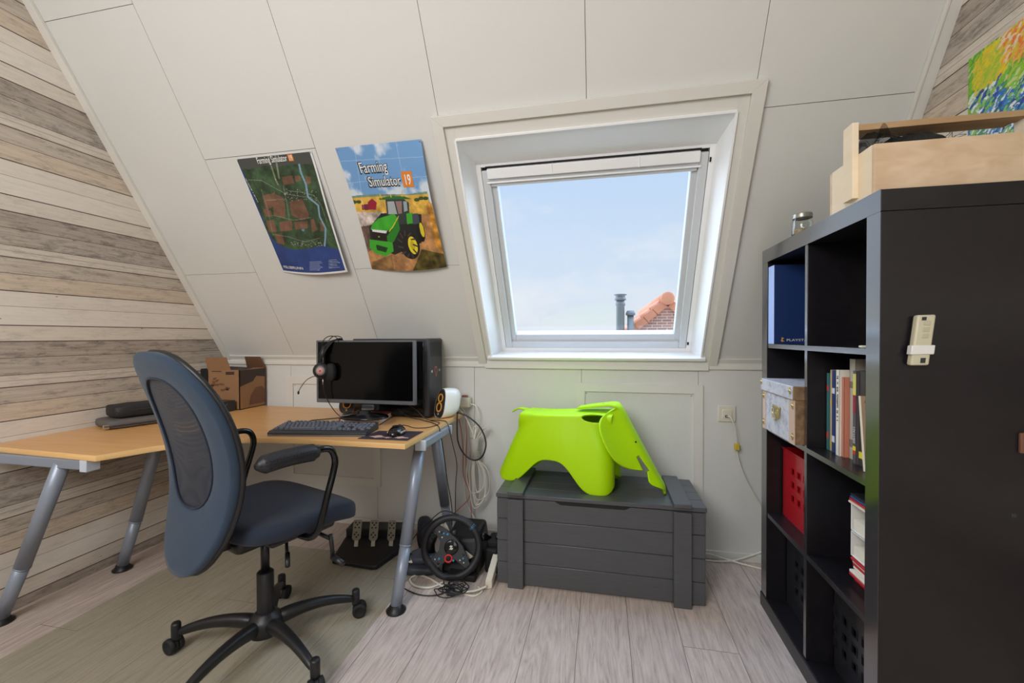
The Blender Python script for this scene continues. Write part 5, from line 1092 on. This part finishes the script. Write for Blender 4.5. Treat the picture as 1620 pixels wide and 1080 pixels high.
bkb = bpy.data.objects
# cover prints on the near faces (facing the camera)
def coverprint(idx, items):
    b = [o for o in C.objects if o.get('label') == books[idx][7]][0]
    for m_, fn in items:
        mb = MB(); fn(mb); mb.build('cover_print', m_, b)
FTk = lambda: FR((0, -.0006, 0), (1, 0, 0), (0, 0, 1), (0, -1, 0))
coverprint(9, [(bookm((240, 220, 60)), lambda mb: add_text(mb, 'W', .07, FTk() @ Matrix.Translation((.02, .195, 0)), bold=.002)), (pw_, lambda mb: (add_text(mb, 'E', .06, FTk() @ Matrix.Translation((.025, .14, 0)), bold=.002), add_text(mb, 'TE', .04, FTk() @ Matrix.Translation((.025, .10, 0)), bold=.001)))])
tb = thing('leaning_book', 'tan paperback with cream spine leaning in front at the near end of the book row', 'book', (.700, 1.335, BZ+.002), 0); tb.rotation_euler = (math.radians(-7), 0, 0)
mb = MB(); mb.box(0, .16, 0, .0015, 0, .205); mb.box(0, .16, .0085, .010, 0, .205); mb.build('cover', bookm((190, 160, 128)), tb); mb = MB(); mb.rbox(-.0006, .0015, 0, .010, 0, .205, .0005); mb.build('spine', bookm((238, 228, 206)), tb)
mb = MB(); mb.box(.0, .158, .0015, .0085, .001, .204); mb.build('pages', MAT['paper'], tb)
mb = MB(); add_text(mb, 'FOR', .010, FTk() @ Matrix.Translation((.008, .185, 0))); add_text(mb, 'Vo', .030, FTk() @ Matrix.Translation((.010, .150, 0)), bold=.0008); mb.tube([FTk() @ Vector((.032+.014*math.cos(q*.4488)*(1+.12*math.cos(q*2.7)), .105+.014*math.sin(q*.4488), 0)) for q in range(14)], .0008, 6, closed=True); mb.build('cover_print', mat('print_dark', S(50, 40, 36), .6), tb)
# letter trays and papers
def tray(z, h, label):
    t_ = thing('letter_tray', label, 'tray', (.725, 1.30, z), 0, 'stacked white letter trays')
    mb = MB(); T_ = .003
    mb.box(0, .25, 0, .155, 0, T_); mb.box(0, .25, .152, .155, 0, h); mb.box(0, .25, 0, .003, 0, h); mb.box(.247, .25, 0, .155, 0, h); mb.box(0, .25, 0, .155, h-T_, h); mb.build('tray', mat('tray_white', S(226, 224, 220), .3), t_, bevel=.001)
    mb = MB(); mb.box(.004, .24, .01, .145, T_, h*.45); mb.build('paper_stack', MAT['paper'], t_)
tray(.566, .082, 'upper white tray holding papers'); tray(.490, .074, 'lower white tray just above the red papers')
pp = thing('paper_stack', 'red and white papers at the bottom of the white trays', 'papers', (.72, 1.30, .415)); rn = random.Random(2); rb_ = bookm((196, 40, 50)); 
for k in range(8):
    mb = MB(); a = rn.uniform(-.004, .012); mb.rbox(.722+a, .95, 1.300, 1.452+a*.3, .4157+k*.009, .4235+k*.009, .002); mb.build('booklet', rb_ if k in (0, 2, 5, 7) else MAT['paper'], pp, W=True)
pp = thing('magazine_pile', 'loose magazines lying on top of the white trays', 'magazines', (.72, 1.30, .649))
for k in range(4):
    mb = MB(); mb.rbox(.718+.004*k, .94, 1.300, 1.455+.004*k, .6485+k*.006, .6540+k*.006, .001); mb.build('magazine', [MAT['paper'], rb_, bookm((60, 90, 140)), darkp][k], pp, W=True)
# ================================================================ ON THE BOOKCASE
TZ = 1.5
cr = thing('wooden_crate', 'birch plywood tool crate with a raised handle on top of the bookcase', 'crate', (.86, 1.34, TZ))
mb = MB(); mb.box(.664, 1.062, 1.238, 1.250, TZ, TZ+.122); mb.box(.664, 1.062, 1.440, 1.452, TZ, TZ+.122); mb.build('long_side', birch, cr, W=True, bevel=.001)
mb = MB(); mb.box(.664, .676, 1.250, 1.440, TZ, TZ+.124); mb.box(1.050, 1.062, 1.250, 1.440, TZ, TZ+.124); mb.box(.676, 1.05, 1.250, 1.44, TZ, TZ+.01); mb.build('end_panel', birchl, cr, W=True, bevel=.001)
mb = MB(); mb.box(.649, .664, 1.305, 1.350, TZ+.008, TZ+.208); mb.build('handle_post', birchl, cr, W=True, bevel=.001)
mb = MB(); mb.box(1.034, 1.050, 1.305, 1.350, TZ+.01, TZ+.190); mb.build('handle_post', birchl, cr, W=True, bevel=.001)
rail_m = wood_mat('handle_wood', S(172, 136, 98), S(192, 156, 118), (2, 14, 14), .6)
mb = MB(); mb.box(.664, 1.066, 1.310, 1.350, TZ+.188, TZ+.204); mb.box(.69, 1.034, 1.352, 1.378, TZ+.190, TZ+.204); mb.build('handle_rail', rail_m, cr, W=True, bevel=.001)
# black netting wig in the crate
fb = thing('black_netting', 'black ruffled netting heaped inside the plywood crate', 'fabric', (.80, 1.35, TZ+.011))
def rough(p):
    n_ = noise.noise(p*14)*.020+noise.noise(p*34)*.010; d_ = Vector((p.x-.78, p.y-1.345, p.z-1.58)).normalized(); return p+d_*n_
mb = MB(); mb.ball((.795, 1.345, 1.598), .092, .070, .086, 1, 1, 60, 34, fn=rough); mb.build('heap', blackm, fb, W=True)
mb = MB(); rn = random.Random(5)
for k in range(42):
    cx_ = rn.choice([.705, .715, .74, .86, .88]); c0 = Vector((cx_+rn.uniform(-.015, .015), 1.33+rn.uniform(-.03, .05), 1.640+rn.uniform(-.02, .02))); P_l = [c0]
    for q in range(5): P_l.append(P_l[-1]+Vector((rn.uniform(-.018, .018), rn.uniform(-.02, .02), rn.uniform(-.012, .016))))
    mb.tube([Vector((max(.682, p.x), min(max(p.y, 1.258), 1.432), p.z)) for p in P_l], .0006, 4, smooth=4)
mb.build('loose_threads', blackm, fb, W=True)
netm = bpy.data.materials.new('netting'); netm.use_nodes = True; netm.node_tree.nodes['Principled BSDF'].inputs['Base Color'].default_value = S(25, 25, 25); netm.node_tree.nodes['Principled BSDF'].inputs['Alpha'].default_value = .55
mb = MB(); mb.grid(lambda u, v: Vector((.682+.05*u+.01*math.sin(v*9), 1.27+.14*v, 1.60+.075*math.sin(u*2.6+.4)+.012*math.sin(v*14+u*5))), 12, 14); mb.build('net_fold', netm, fb, W=True)
jr = thing('glass_jar', 'small glass jar with metal lid at the far end of the bookcase top', 'jar', (.70, 1.72, TZ))
gj = mat('jar_glass', S(236, 240, 238), .04, trans=1.0, ior=1.45)
mb = MB(); mb.lathe([(.001, .001), (.030, .001), (.033, .006), (.033, .050), (.028, .060), (.028, .064), (.0265, .064), (.0265, .059), (.0315, .049), (.0315, .007), (.028, .004), (.001, .004)], 36, cap=False); mb.build('glass', gj, jr)
mb = MB(); mb.lathe([(.0305, .062), (.031, .064), (.031, .071), (.0305, .074), (.031, .075), (.029, .080), (.001, .081)], 36, cap=False); mb.build('lid', mat('lid_metal', S(168, 166, 156), .35, .7), jr)
mb = MB(); mb.lathe([(.026, .006), (.026, .022), (.001, .024)], 24, cap=False); mb.build('contents', mat('jar_contents', S(210, 182, 140), .8), jr)
# painting on the right wall
pn = thing('abstract_painting', 'green yellow and blue abstract canvas on the right plank wall', 'painting', (XR-.012, 1.3, 1.76))
# ================================================================ PICTURES (painted as colour on fine meshes)
def vnoise(shape, fx, fy, seed=0, octv=4):
    rng = np.random.RandomState(seed); H, W_ = shape; out = np.zeros(shape); amp = 1; tot = 0
    for o in range(octv):
        gx, gy = max(2, int(fx*2**o)), max(2, int(fy*2**o)); G = rng.rand(gy+2, gx+2)
        X = np.linspace(0, gx, W_); Y = np.linspace(0, gy, H); xi = X.astype(int); yi = Y.astype(int); xf = X-xi; yf = Y-yi; xf = xf*xf*(3-2*xf); yf = (yf*yf*(3-2*yf))[:, None]
        a = G[yi][:, xi]; b = G[yi][:, xi+1]; c = G[yi+1][:, xi]; d = G[yi+1][:, xi+1]
        out += amp*((a*(1-xf)+b*xf)*(1-yf)+(c*(1-xf)+d*xf)*yf); tot += amp; amp *= .55
    return out/tot
class Pic:
    def __init__(s, w_, h, col): s.w, s.h = w_, h; s.a = np.zeros((h, w_, 3))+np.array(col[:3], float)/255; s.U, s.V = np.meshgrid((np.arange(w_))/(w_-1), (np.arange(h))/(h-1))
    def mask(s, pts):
        P = np.array(pts); m = np.zeros((s.h, s.w), bool); n = len(P)
        for i in range(n):
            x0, y0 = P[i]; x1, y1 = P[(i+1) % n]
            if y0 == y1: continue
            c = ((y0 > s.V) != (y1 > s.V)) & (s.U < (x1-x0)*(s.V-y0)/(y1-y0)+x0); m ^= c
        return m
    def fill(s, m, col, k=1.0, n=None):
        c = np.array(col, float)/255
        if n is not None: c = c*(1+n[m][:, None])
        s.a[m] = s.a[m]*(1-k)+c*k; return s
    def poly(s, pts, col, k=1.0, n=None): return s.fill(s.mask(pts), col, k, n)
    def ell(s, cx, cy, rx, ry, col, k=1.0, rot=0):
        c, q = math.cos(rot), math.sin(rot); X = (s.U-cx)*s.w; Y = (s.V-cy)*s.h; a = (X*c+Y*q)/(rx*s.w); b = (-X*q+Y*c)/(ry*s.h); return s.fill(a*a+b*b < 1, col, k)
    def line(s, pts, wd, col, k=1.0):
        c_ = np.array(col, float)/255
        for (x0, y0), (x1, y1) in zip(pts[:-1], pts[1:]):
            r_ = wd*s.w+1; ia, ib = int(max(0, min(x0, x1)*s.w-r_)), int(min(s.w, max(x0, x1)*s.w+r_+1)); ja, jb = int(max(0, min(y0, y1)*s.h-r_)), int(min(s.h, max(y0, y1)*s.h+r_+1))
            if ia >= ib or ja >= jb: continue
            U, V = s.U[ja:jb, ia:ib], s.V[ja:jb, ia:ib]
            ax, ay = (U-x0)*s.w, (V-y0)*s.h; bx_, by_ = (x1-x0)*s.w, (y1-y0)*s.h; L_ = bx_*bx_+by_*by_+1e-9; t_ = np.clip((ax*bx_+ay*by_)/L_, 0, 1)
            m = (ax-t_*bx_)**2+(ay-t_*by_)**2 < (wd*s.w)**2; A_ = s.a[ja:jb, ia:ib]; A_[m] = A_[m]*(1-k)+c_*k
        return s
    def lin(s):
        a = np.clip(s.a, 0, 1); return np.where(a <= .04045, a/12.92, ((a+.055)/1.055)**2.4)
def sheet(name, pic, surf, m, parent, flip=False):
    mb = MB(); W_, H = pic.w-1, pic.h-1; L_ = pic.lin()
    mb.v = [surf(i/W_, j/H) for j in range(H+1) for i in range(W_+1)]
    w1 = W_+1; mb.f = [(j*w1+i, (j+1)*w1+i, (j+1)*w1+i+1, j*w1+i+1) for j in range(H) for i in range(W_)]; n = len(mb.f); mb.m = [0]*n; mb.sm = [True]*n
    mb.col = np.concatenate([L_.reshape(-1, 3), np.ones((w1*(H+1), 1))], 1); return mb.build(name, m, parent, W=True)
def homog(src):
    dst = [(0, 0), (1, 0), (1, 1), (0, 1)]; A_ = []; b_ = []
    for (x, y), (u, v) in zip(src, dst):
        A_ += [[x, y, 1, 0, 0, 0, -u*x, -u*y], [0, 0, 0, x, y, 1, -v*x, -v*y]]; b_ += [u, v]
    h = np.append(np.linalg.solve(np.array(A_, float), np.array(b_, float)), 1).reshape(3, 3)
    def f(x, y): q = h @ np.array([x, y, 1.0]); return (q[0]/q[2], q[1]/q[2])
    return f
gloss = vcol_mat('poster_print', .35, .5)
# poster 1: map
h1 = homog([(95, 205), (575, 160), (825, 910), (398, 915)])
def P1(*a): return [h1(*q) for q in a]
W1, H1 = 230, 330
pc1 = Pic(W1, H1, (52, 74, 50)); n_ = vnoise((H1, W1), 9, 12, 1, 5)-.5; n2_ = vnoise((H1, W1), 30, 40, 2, 3)-.5
pc1.a *= (1+n_*1.1+n2_*.5)[..., None]
pc1.fill((pc1.V < .085+.05*(vnoise((H1, W1), 6, 2, 5, 3)-.5)), (72, 76, 72)); 
sea = P1((95, 205), (150, 300), (185, 390), (215, 440), (235, 500), (270, 580), (290, 650), (340, 720), (400, 755), (470, 770), (560, 762), (650, 745), (690, 750), (770, 775), (830, 915), (398, 920), (260, 640), (100, 250))
pc1.poly(sea, (44, 68, 128), 1, n_*.3)
for q in (((265, 440), (345, 420), (350, 500), (290, 530)), ((350, 430), (400, 450), (415, 520), (410, 580), (340, 560), (335, 500)), ((440, 475), (520, 460), (560, 540), (570, 570), (520, 590), (455, 560)), ((270, 520), (320, 530), (330, 570), (285, 570)), ((390, 325), (455, 315), (470, 365), (400, 375)), ((470, 320), (505, 318), (510, 350), (480, 356)), ((540, 320), (575, 325), (580, 365), (548, 370)), ((290, 595), (340, 590), (360, 660), (310, 665)), ((375, 600), (455, 590), (460, 650), (385, 660)), ((470, 600), (560, 595), (560, 640), (480, 645)), ((575, 585), (600, 585), (625, 650), (590, 665)), ((640, 600), (665, 610), (670, 655), (648, 660)), ((345, 675), (395, 670), (410, 740), (365, 735))): pc1.poly(P1(*q), (122, 84, 66), .9, n_*.6)
for q in (((280, 470), (400, 460)), ((330, 560), (470, 590), (580, 575)), ((180, 340), (260, 345), (360, 400), (420, 430), (540, 450)), ((400, 380), (420, 470), (440, 590)), ((330, 680), (430, 690), (540, 720), (640, 700)), ((600, 440), (650, 500), (690, 600)), ((260, 400), (300, 520), (330, 670)), ((430, 410), (520, 420), (600, 440))): pc1.line(P1(*q), .0035, (168, 166, 146), .6)
pc1.line(P1((500, 250), (512, 300), (545, 370), (560, 450), (630, 500), (640, 570), (680, 640), (678, 700), (672, 745)), .012, (124, 158, 178), 1)
pc1.ell(*h1(530, 650), .02, .010, (90, 140, 180))
rn = random.Random(6)
for k in range(150):
    a, b = rn.choice([(rn.uniform(160, 240), 0), (rn.uniform(440, 660), 1), (rn.uniform(400, 620), 2)]); yy = {0: 330+(a-160)*1.9, 1: rn.uniform(715, 750), 2: rn.uniform(400, 470)}[b]
    u, v = h1(a, yy); pc1.ell(u, v, .004, .003, (210, 210, 200), .9)
for k in range(7): pc1.line([h1(575, 838+k*8), h1(600+rn.uniform(30, 60), 838+k*8)], .0025, (190, 200, 220), .85)
for k in range(6): pc1.line([h1(700, 832+k*9), h1(720+rn.uniform(30, 60), 832+k*9)], .0025, (190, 200, 220), .85)
for q in (((300, 190), (350, 340), (365, 370)), ((345, 180), (372, 330))): pc1.line(P1(*q), .010, (216, 206, 168), .45)
bw_ = .022; pc1.fill((pc1.U < bw_*.4) | (pc1.U > 1-bw_) | (pc1.V < bw_*.3) | (pc1.V > 1-bw_*.75), (226, 226, 226))
def surf1(u, v):
    # x, s on the slope, paper bows off the panel at its foot and right side
    x = -1.718+.411*u; s = 1.169-.585*v
    o = .004+.020*(math.sin(math.pi*u)**1)*v*v+.030*v**1.5*sstep(.2, 1, u)*(1-.35*v)+.012*sstep(.7, 1, u)*sstep(.05, .5, v)
    s -= .012*math.sin(math.pi*u)*v**2
    return SL @ Vector((x, s, o))
po = thing('map_poster', 'blue-bordered farmland map poster pinned to the slope, left of the tractor poster', 'poster', tuple(SL @ Vector((-1.51, .88, 0))))
sheet('print', pc1, surf1, gloss, po)
wtx = mat('poster_white', S(236, 236, 232), .5); otx = mat('poster_orange', S(222, 130, 44), .5); dtx = mat('poster_ink', S(28, 28, 28), .5)
def on1(off=.0012): return lambda x, y: Vector(surf1(x, 1-y/ .585*.41 if False else y)) + nin*off
def txt(mbx, s_, u0, v0, hh_, asp, surf, off, sx=1.0, bold=0, skew=0):
    vs, fs = text_geo(s_, 1.0, 3, 'LEFT', 1.0, bold); xm = max(v[0] for v in vs)
    mbx.add([Vector(surf(u0+x/xm*sx, v0-y*hh_+skew*x/xm))+nin*off for x, y, z in vs], fs, 0, False)
mb = MB(); txt(mb, 'Farming Simulator', .27, .058, .070, 1, surf1, .0016, .40, .012); mb.build('title', wtx, po, W=True)
mb = MB(); txt(mb, 'Farming Simulator', .268, .060, .072, 1, surf1, .0010, .404, .045); mb.build('title_outline', dtx, po, W=True)
mb = MB(); mb.grid(lambda u, v: Vector(surf1(.685+.065*u, .012+.050*v))+nin*.0012, 3, 3); bo = mb.build('title_badge', otx, po, W=True)
mb = MB(); txt(mb, '19', .695, .055, .055, 1, surf1, .0020, .045, .01); mb.build('numeral', wtx, bo, W=True)
mb = MB(); txt(mb, 'FELSBRUNN', .045, .955, .034, 1, surf1, .0016, .31, .006); mb.build('place_name', wtx, po, W=True)
# poster 2: a plain tractor scene
h2 = homog([(727, 135), (1285, 72), (1460, 885), (972, 905)])
def P2(*a): return [h2(*q) for q in a]
p2 = Pic(W1, H1, (112, 158, 206)); cl = vnoise((H1, W1), 4, 5, 9, 5); k_ = np.clip((cl-.42)*6, 0, .9)[..., None]; p2.a = p2.a*(1-k_)+np.array((222, 228, 234))/255*k_
n_ = vnoise((H1, W1), 14, 18, 11, 4)-.5
hz_ = P2((800, 445), (900, 432), (1000, 425), (1200, 418), (1340, 395), (1345, 430), (1360, 470), (800, 470)); p2.poly(hz_, (112, 142, 120), 1, n_*.5)
p2.poly(P2((800, 455), (1345, 410), (1365, 560), (820, 560)), (206, 164, 72), 1, n_*.7)
p2.poly(P2((800, 545), (1400, 540), (1470, 900), (970, 915)), (178, 130, 84), 1, n_*.8)
p2.poly(P2((825, 545), (1040, 540), (1010, 620), (940, 680), (870, 640)), (196, 186, 180), .9, n_*1.0)
p2.poly(P2((870, 640), (960, 620), (990, 760), (940, 800)), (106, 84, 74), 1, n_*1.2)
p2.poly(P2((1330, 470), (1370, 470), (1440, 800), (1390, 740)), (200, 140, 60), 1, n_*1.2)
p2.poly(P2((1300, 760), (1450, 800), (1465, 890), (1240, 900)), (96, 84, 42), 1, n_*1.4); p2.poly(P2((970, 860), (1100, 800), (1120, 900), (975, 905)), (120, 92, 56), .8, n_)
for (cx_, cy_) in ((840, 480), (870, 478), (1270, 450), (1300, 440), (1330, 440)): p2.ell(*h2(cx_, cy_), .035, .014, (60, 84, 44))
p2.poly(P2((930, 478), (958, 455), (990, 478), (985, 525), (935, 525)), (150, 32, 56)); p2.poly(P2((890, 495), (935, 490), (935, 530), (893, 528)), (120, 40, 60))
g1, g2, g3 = (64, 168, 48), (40, 128, 40), (24, 60, 34)
p2.poly(P2((1020, 545), (1300, 540), (1300, 720), (1120, 800), (960, 760), (940, 640)), (34, 40, 38))
p2.ell(*h2(1290, 640), .055, .10, (30, 30, 32)); p2.ell(*h2(1302, 640), .026, .060, (222, 204, 52))
p2.poly(P2((1050, 455), (1180, 448), (1215, 470), (1220, 600), (1150, 610), (1060, 560)), (50, 62, 60)); p2.poly(P2((1062, 470), (1110, 465), (1130, 545), (1070, 550)), (168, 176, 176)); p2.poly(P2((1120, 466), (1165, 462), (1165, 540), (1140, 545)), (150, 120, 116)); p2.poly(P2((1175, 462), (1200, 462), (1205, 520), (1180, 530)), (150, 170, 172))
p2.poly(P2((1005, 452), (1090, 432), (1180, 430), (1235, 445), (1100, 455), (1010, 462)), (46, 110, 50))
p2.poly(P2((1195, 540), (1240, 530), (1245, 600), (1200, 605)), g1); p2.poly(P2((1235, 540), (1275, 535), (1290, 600), (1240, 605)), (70, 78, 88))
p2.poly(P2((1000, 580), (1110, 545), (1135, 575), (1100, 640), (1040, 665), (950, 650), (960, 620)), g1, 1, n_*.25); p2.poly(P2((1100, 640), (1135, 570), (1150, 640), (1110, 720), (1070, 740), (1060, 690)), g2); p2.line(P2((1140, 560), (1105, 620), (1075, 660)), .004, (220, 210, 60))
p2.poly(P2((955, 655), (1050, 670), (1070, 740), (975, 725)), (40, 26, 30)); p2.poly(P2((958, 650), (1060, 655), (1055, 672), (965, 664)), (226, 230, 232)); p2.ell(*h2(1008, 695), .012, .006, (90, 190, 60))
p2.poly(P2((945, 715), (1100, 725), (1110, 780), (1060, 815), (990, 800), (950, 770)), g1); p2.poly(P2((990, 745), (1070, 760), (1060, 790), (1000, 780)), g3)
p2.ell(*h2(1215, 735), .135, .122, (34, 32, 34)); p2.ell(*h2(1240, 738), .060, .075, (232, 214, 50)); p2.ell(*h2(1238, 738), .030, .040, (200, 176, 40))
for k in range(11):
    a_ = k*.5712; cx_, cy_ = h2(1205, 735); p2.line([(cx_+.075*math.cos(a_), cy_+.080*math.sin(a_)), (cx_+.128*math.cos(a_+.15), cy_+.112*math.sin(a_+.15))], .010, (70, 64, 62))
for q in (((1012, 425), (1022, 450)), ((1085, 425), (1090, 440)), ((1168, 405), (1168, 430))): p2.line(P2(*q), .006, (220, 190, 60))
for q in (((850, 125), (905, 545)), ((985, 105), (1060, 400)), ((1120, 90), (1200, 400)), ((760, 220), (1310, 180)), ((790, 360), (1340, 300))): p2.line(P2(*q), .0022, (226, 234, 240), .5)
def surf2(u, v):
    x = -1.184+.419*u; s = 1.168-.587*v
    o = .004+.016*math.sin(math.pi*u)*v*v+.034*sstep(.25, 1, u)*math.sin(math.pi*min(1, v*.85+.06))**1.0+.004*math.sin(v*7)*u
    s -= .010*math.sin(math.pi*u)*v**2; x += .012*math.sin(math.pi*v)*(1-u)
    return SL @ Vector((x, s, o))
p_2 = thing('tractor_poster', 'poster of a green tractor in a field, right of the map poster', 'poster', tuple(SL @ Vector((-.97, .88, 0))))
sheet('print', p2, surf2, gloss, p_2)
for (s_, u0, v0, sx_u, hh_) in (('Farming', .205, .195, .345, .112), ('Simulator', .265, .300, .415, .105)):
    mb = MB(); txt(mb, s_, u0, v0, hh_, 1, surf2, .0018, sx_u, .004); mb.build('title', wtx, p_2, W=True)
    mb = MB(); txt(mb, s_, u0-.008, v0+.004, hh_*1.04, 1, surf2, .0010, sx_u+.014, .055); mb.build('title_outline', dtx, p_2, W=True)
mb = MB(); mb.grid(lambda u, v: Vector(surf2(.700+.130*u, .205+.115*v))+nin*.0012, 4, 4); bo = mb.build('title_badge', otx, p_2, W=True)
mb = MB(); txt(mb, '19', .722, .300, .105, 1, surf2, .0020, .085, .015); mb.build('numeral', wtx, bo, W=True)
for t_, sf in ((po, surf1), (p_2, surf2)):
    for u in (.02, .98):
        mb = MB(); c_ = Vector(sf(u, .012)); mb.lathe([(.004, 0), (.004, .0012), (.002, .003), (.0005, .003)], 12, T=FR(c_, (1, 0, 0), es, nin), cap=False); mb.build('pin', steel, t_, W=True)
# abstract canvas
Wn, Hn = 460, 320
ab = Pic(Wn, Hn, (132, 186, 40)); rn = random.Random(21)
def zone(u, v):
    w_ = v+.06*math.sin(u*17)+.04*math.sin(u*41+1)
    d1 = math.hypot((u-.12)/.10, (v-.20)/.16); d2 = math.hypot((u-.27)/.10, (v-.13)/.14); d3 = math.hypot((u-.55)/.2, (v-.3)/.25)
    if w_ > .36: return rn.choice([(30, 80, 172), (34, 110, 200), (60, 140, 190), (236, 238, 238), (240, 240, 240), (120, 190, 60), (24, 62, 150), (66, 150, 110), (150, 196, 90)])
    if d2 < 1: return rn.choice([(232, 120, 44), (240, 170, 40), (226, 140, 60), (240, 200, 60), (214, 190, 60), (238, 214, 190)])
    if d1 < 1 or d3 < 1: return rn.choice([(226, 206, 30), (210, 200, 40), (238, 196, 20), (160, 196, 40), (190, 200, 60)])
    return rn.choice([(96, 186, 36), (120, 196, 44), (144, 190, 36), (80, 168, 40), (170, 200, 60), (100, 150, 50), (206, 210, 150)])
for k in range(3800):
    u, v = rn.random()*(.5 if k % 3 else 1), rn.random(); c_ = zone(u, v); low = v > .36
    l_ = rn.uniform(.010, .040); a_ = rn.gauss(-1.0 if not low else -.85, .30)
    ab.line([(u, v), (u+l_*math.cos(a_), v+l_*1.45*math.sin(a_)), (u+l_*1.6*math.cos(a_+.25), v+l_*2.2*math.sin(a_+.25))], rn.uniform(.003, .0085), c_, .85)
cz0, cz1, cy0, cy1 = 1.58, 1.981, 1.572, 1.02
mb = MB(); mb.box(XR-.018, XR, cy1, cy0, cz0, cz1); mb.build('canvas', mat('canvas_edge', S(214, 210, 196), .7), pn, W=True)
sheet('painted_face', ab, lambda u, v: Vector((XR-.0186-.0006*math.sin(u*90)*math.sin(v*70), cy0+(cy1-cy0)*u, cz1+(cz0-cz1)*v)), vcol_mat('oil_paint', .4, .5), pn)
# remote control in its holder on the bookcase side
rc = thing('remote_control', 'cream remote control in a white wall holder on the bookcase side', 'remote control', (.738, 1.21, 1.13))
RT = FR((.739, 1.2095, 1.133), Vector((.991, 0, .02)).normalized(), Vector((.115, 0, .993)).normalized(), (0, -1, 0))
creamr = mat('remote_cream', S(206, 200, 172), .45)
mb = MB(); mb.rbox(-.0185, .0185, -.060, .060, .006, .024, .004, T=RT); mb.v = [tuple(v) for v in mb.v]; mb.build('body', creamr, rc, W=True)
mb = MB(); mb.box(-.0155, .0155, -.057, .057, 0, .007, T=RT); mb.build('bracket', blackm, rc, W=True)
mb = MB(); mb.rbox(-.0235, .0235, -.034, -.012, .010, .027, .002, T=RT); mb.build('holder', mat('holder_white', S(232, 232, 228), .4), rc, W=True)
mb = MB()
for k in range(3): mb.rbox(-.005, .008, .005+k*.015, .016+k*.015, .0238, .0252, .001, T=RT)
mb.build('button', mat('remote_button', S(190, 186, 160), .5), rc, W=True)
mb = MB(); mb.box(-.010, -.001, .047, .055, .0238, .0246, T=RT); mb.box(-.001, .009, -.054, -.042, .0238, .0246, T=RT); mb.build('icon', darkp, rc, W=True)
for o in C.objects:
    if o.type == 'MESH' and o.parent is None and o.get('kind') is None and 'label' not in o: print('UNLABELLED', o.name)
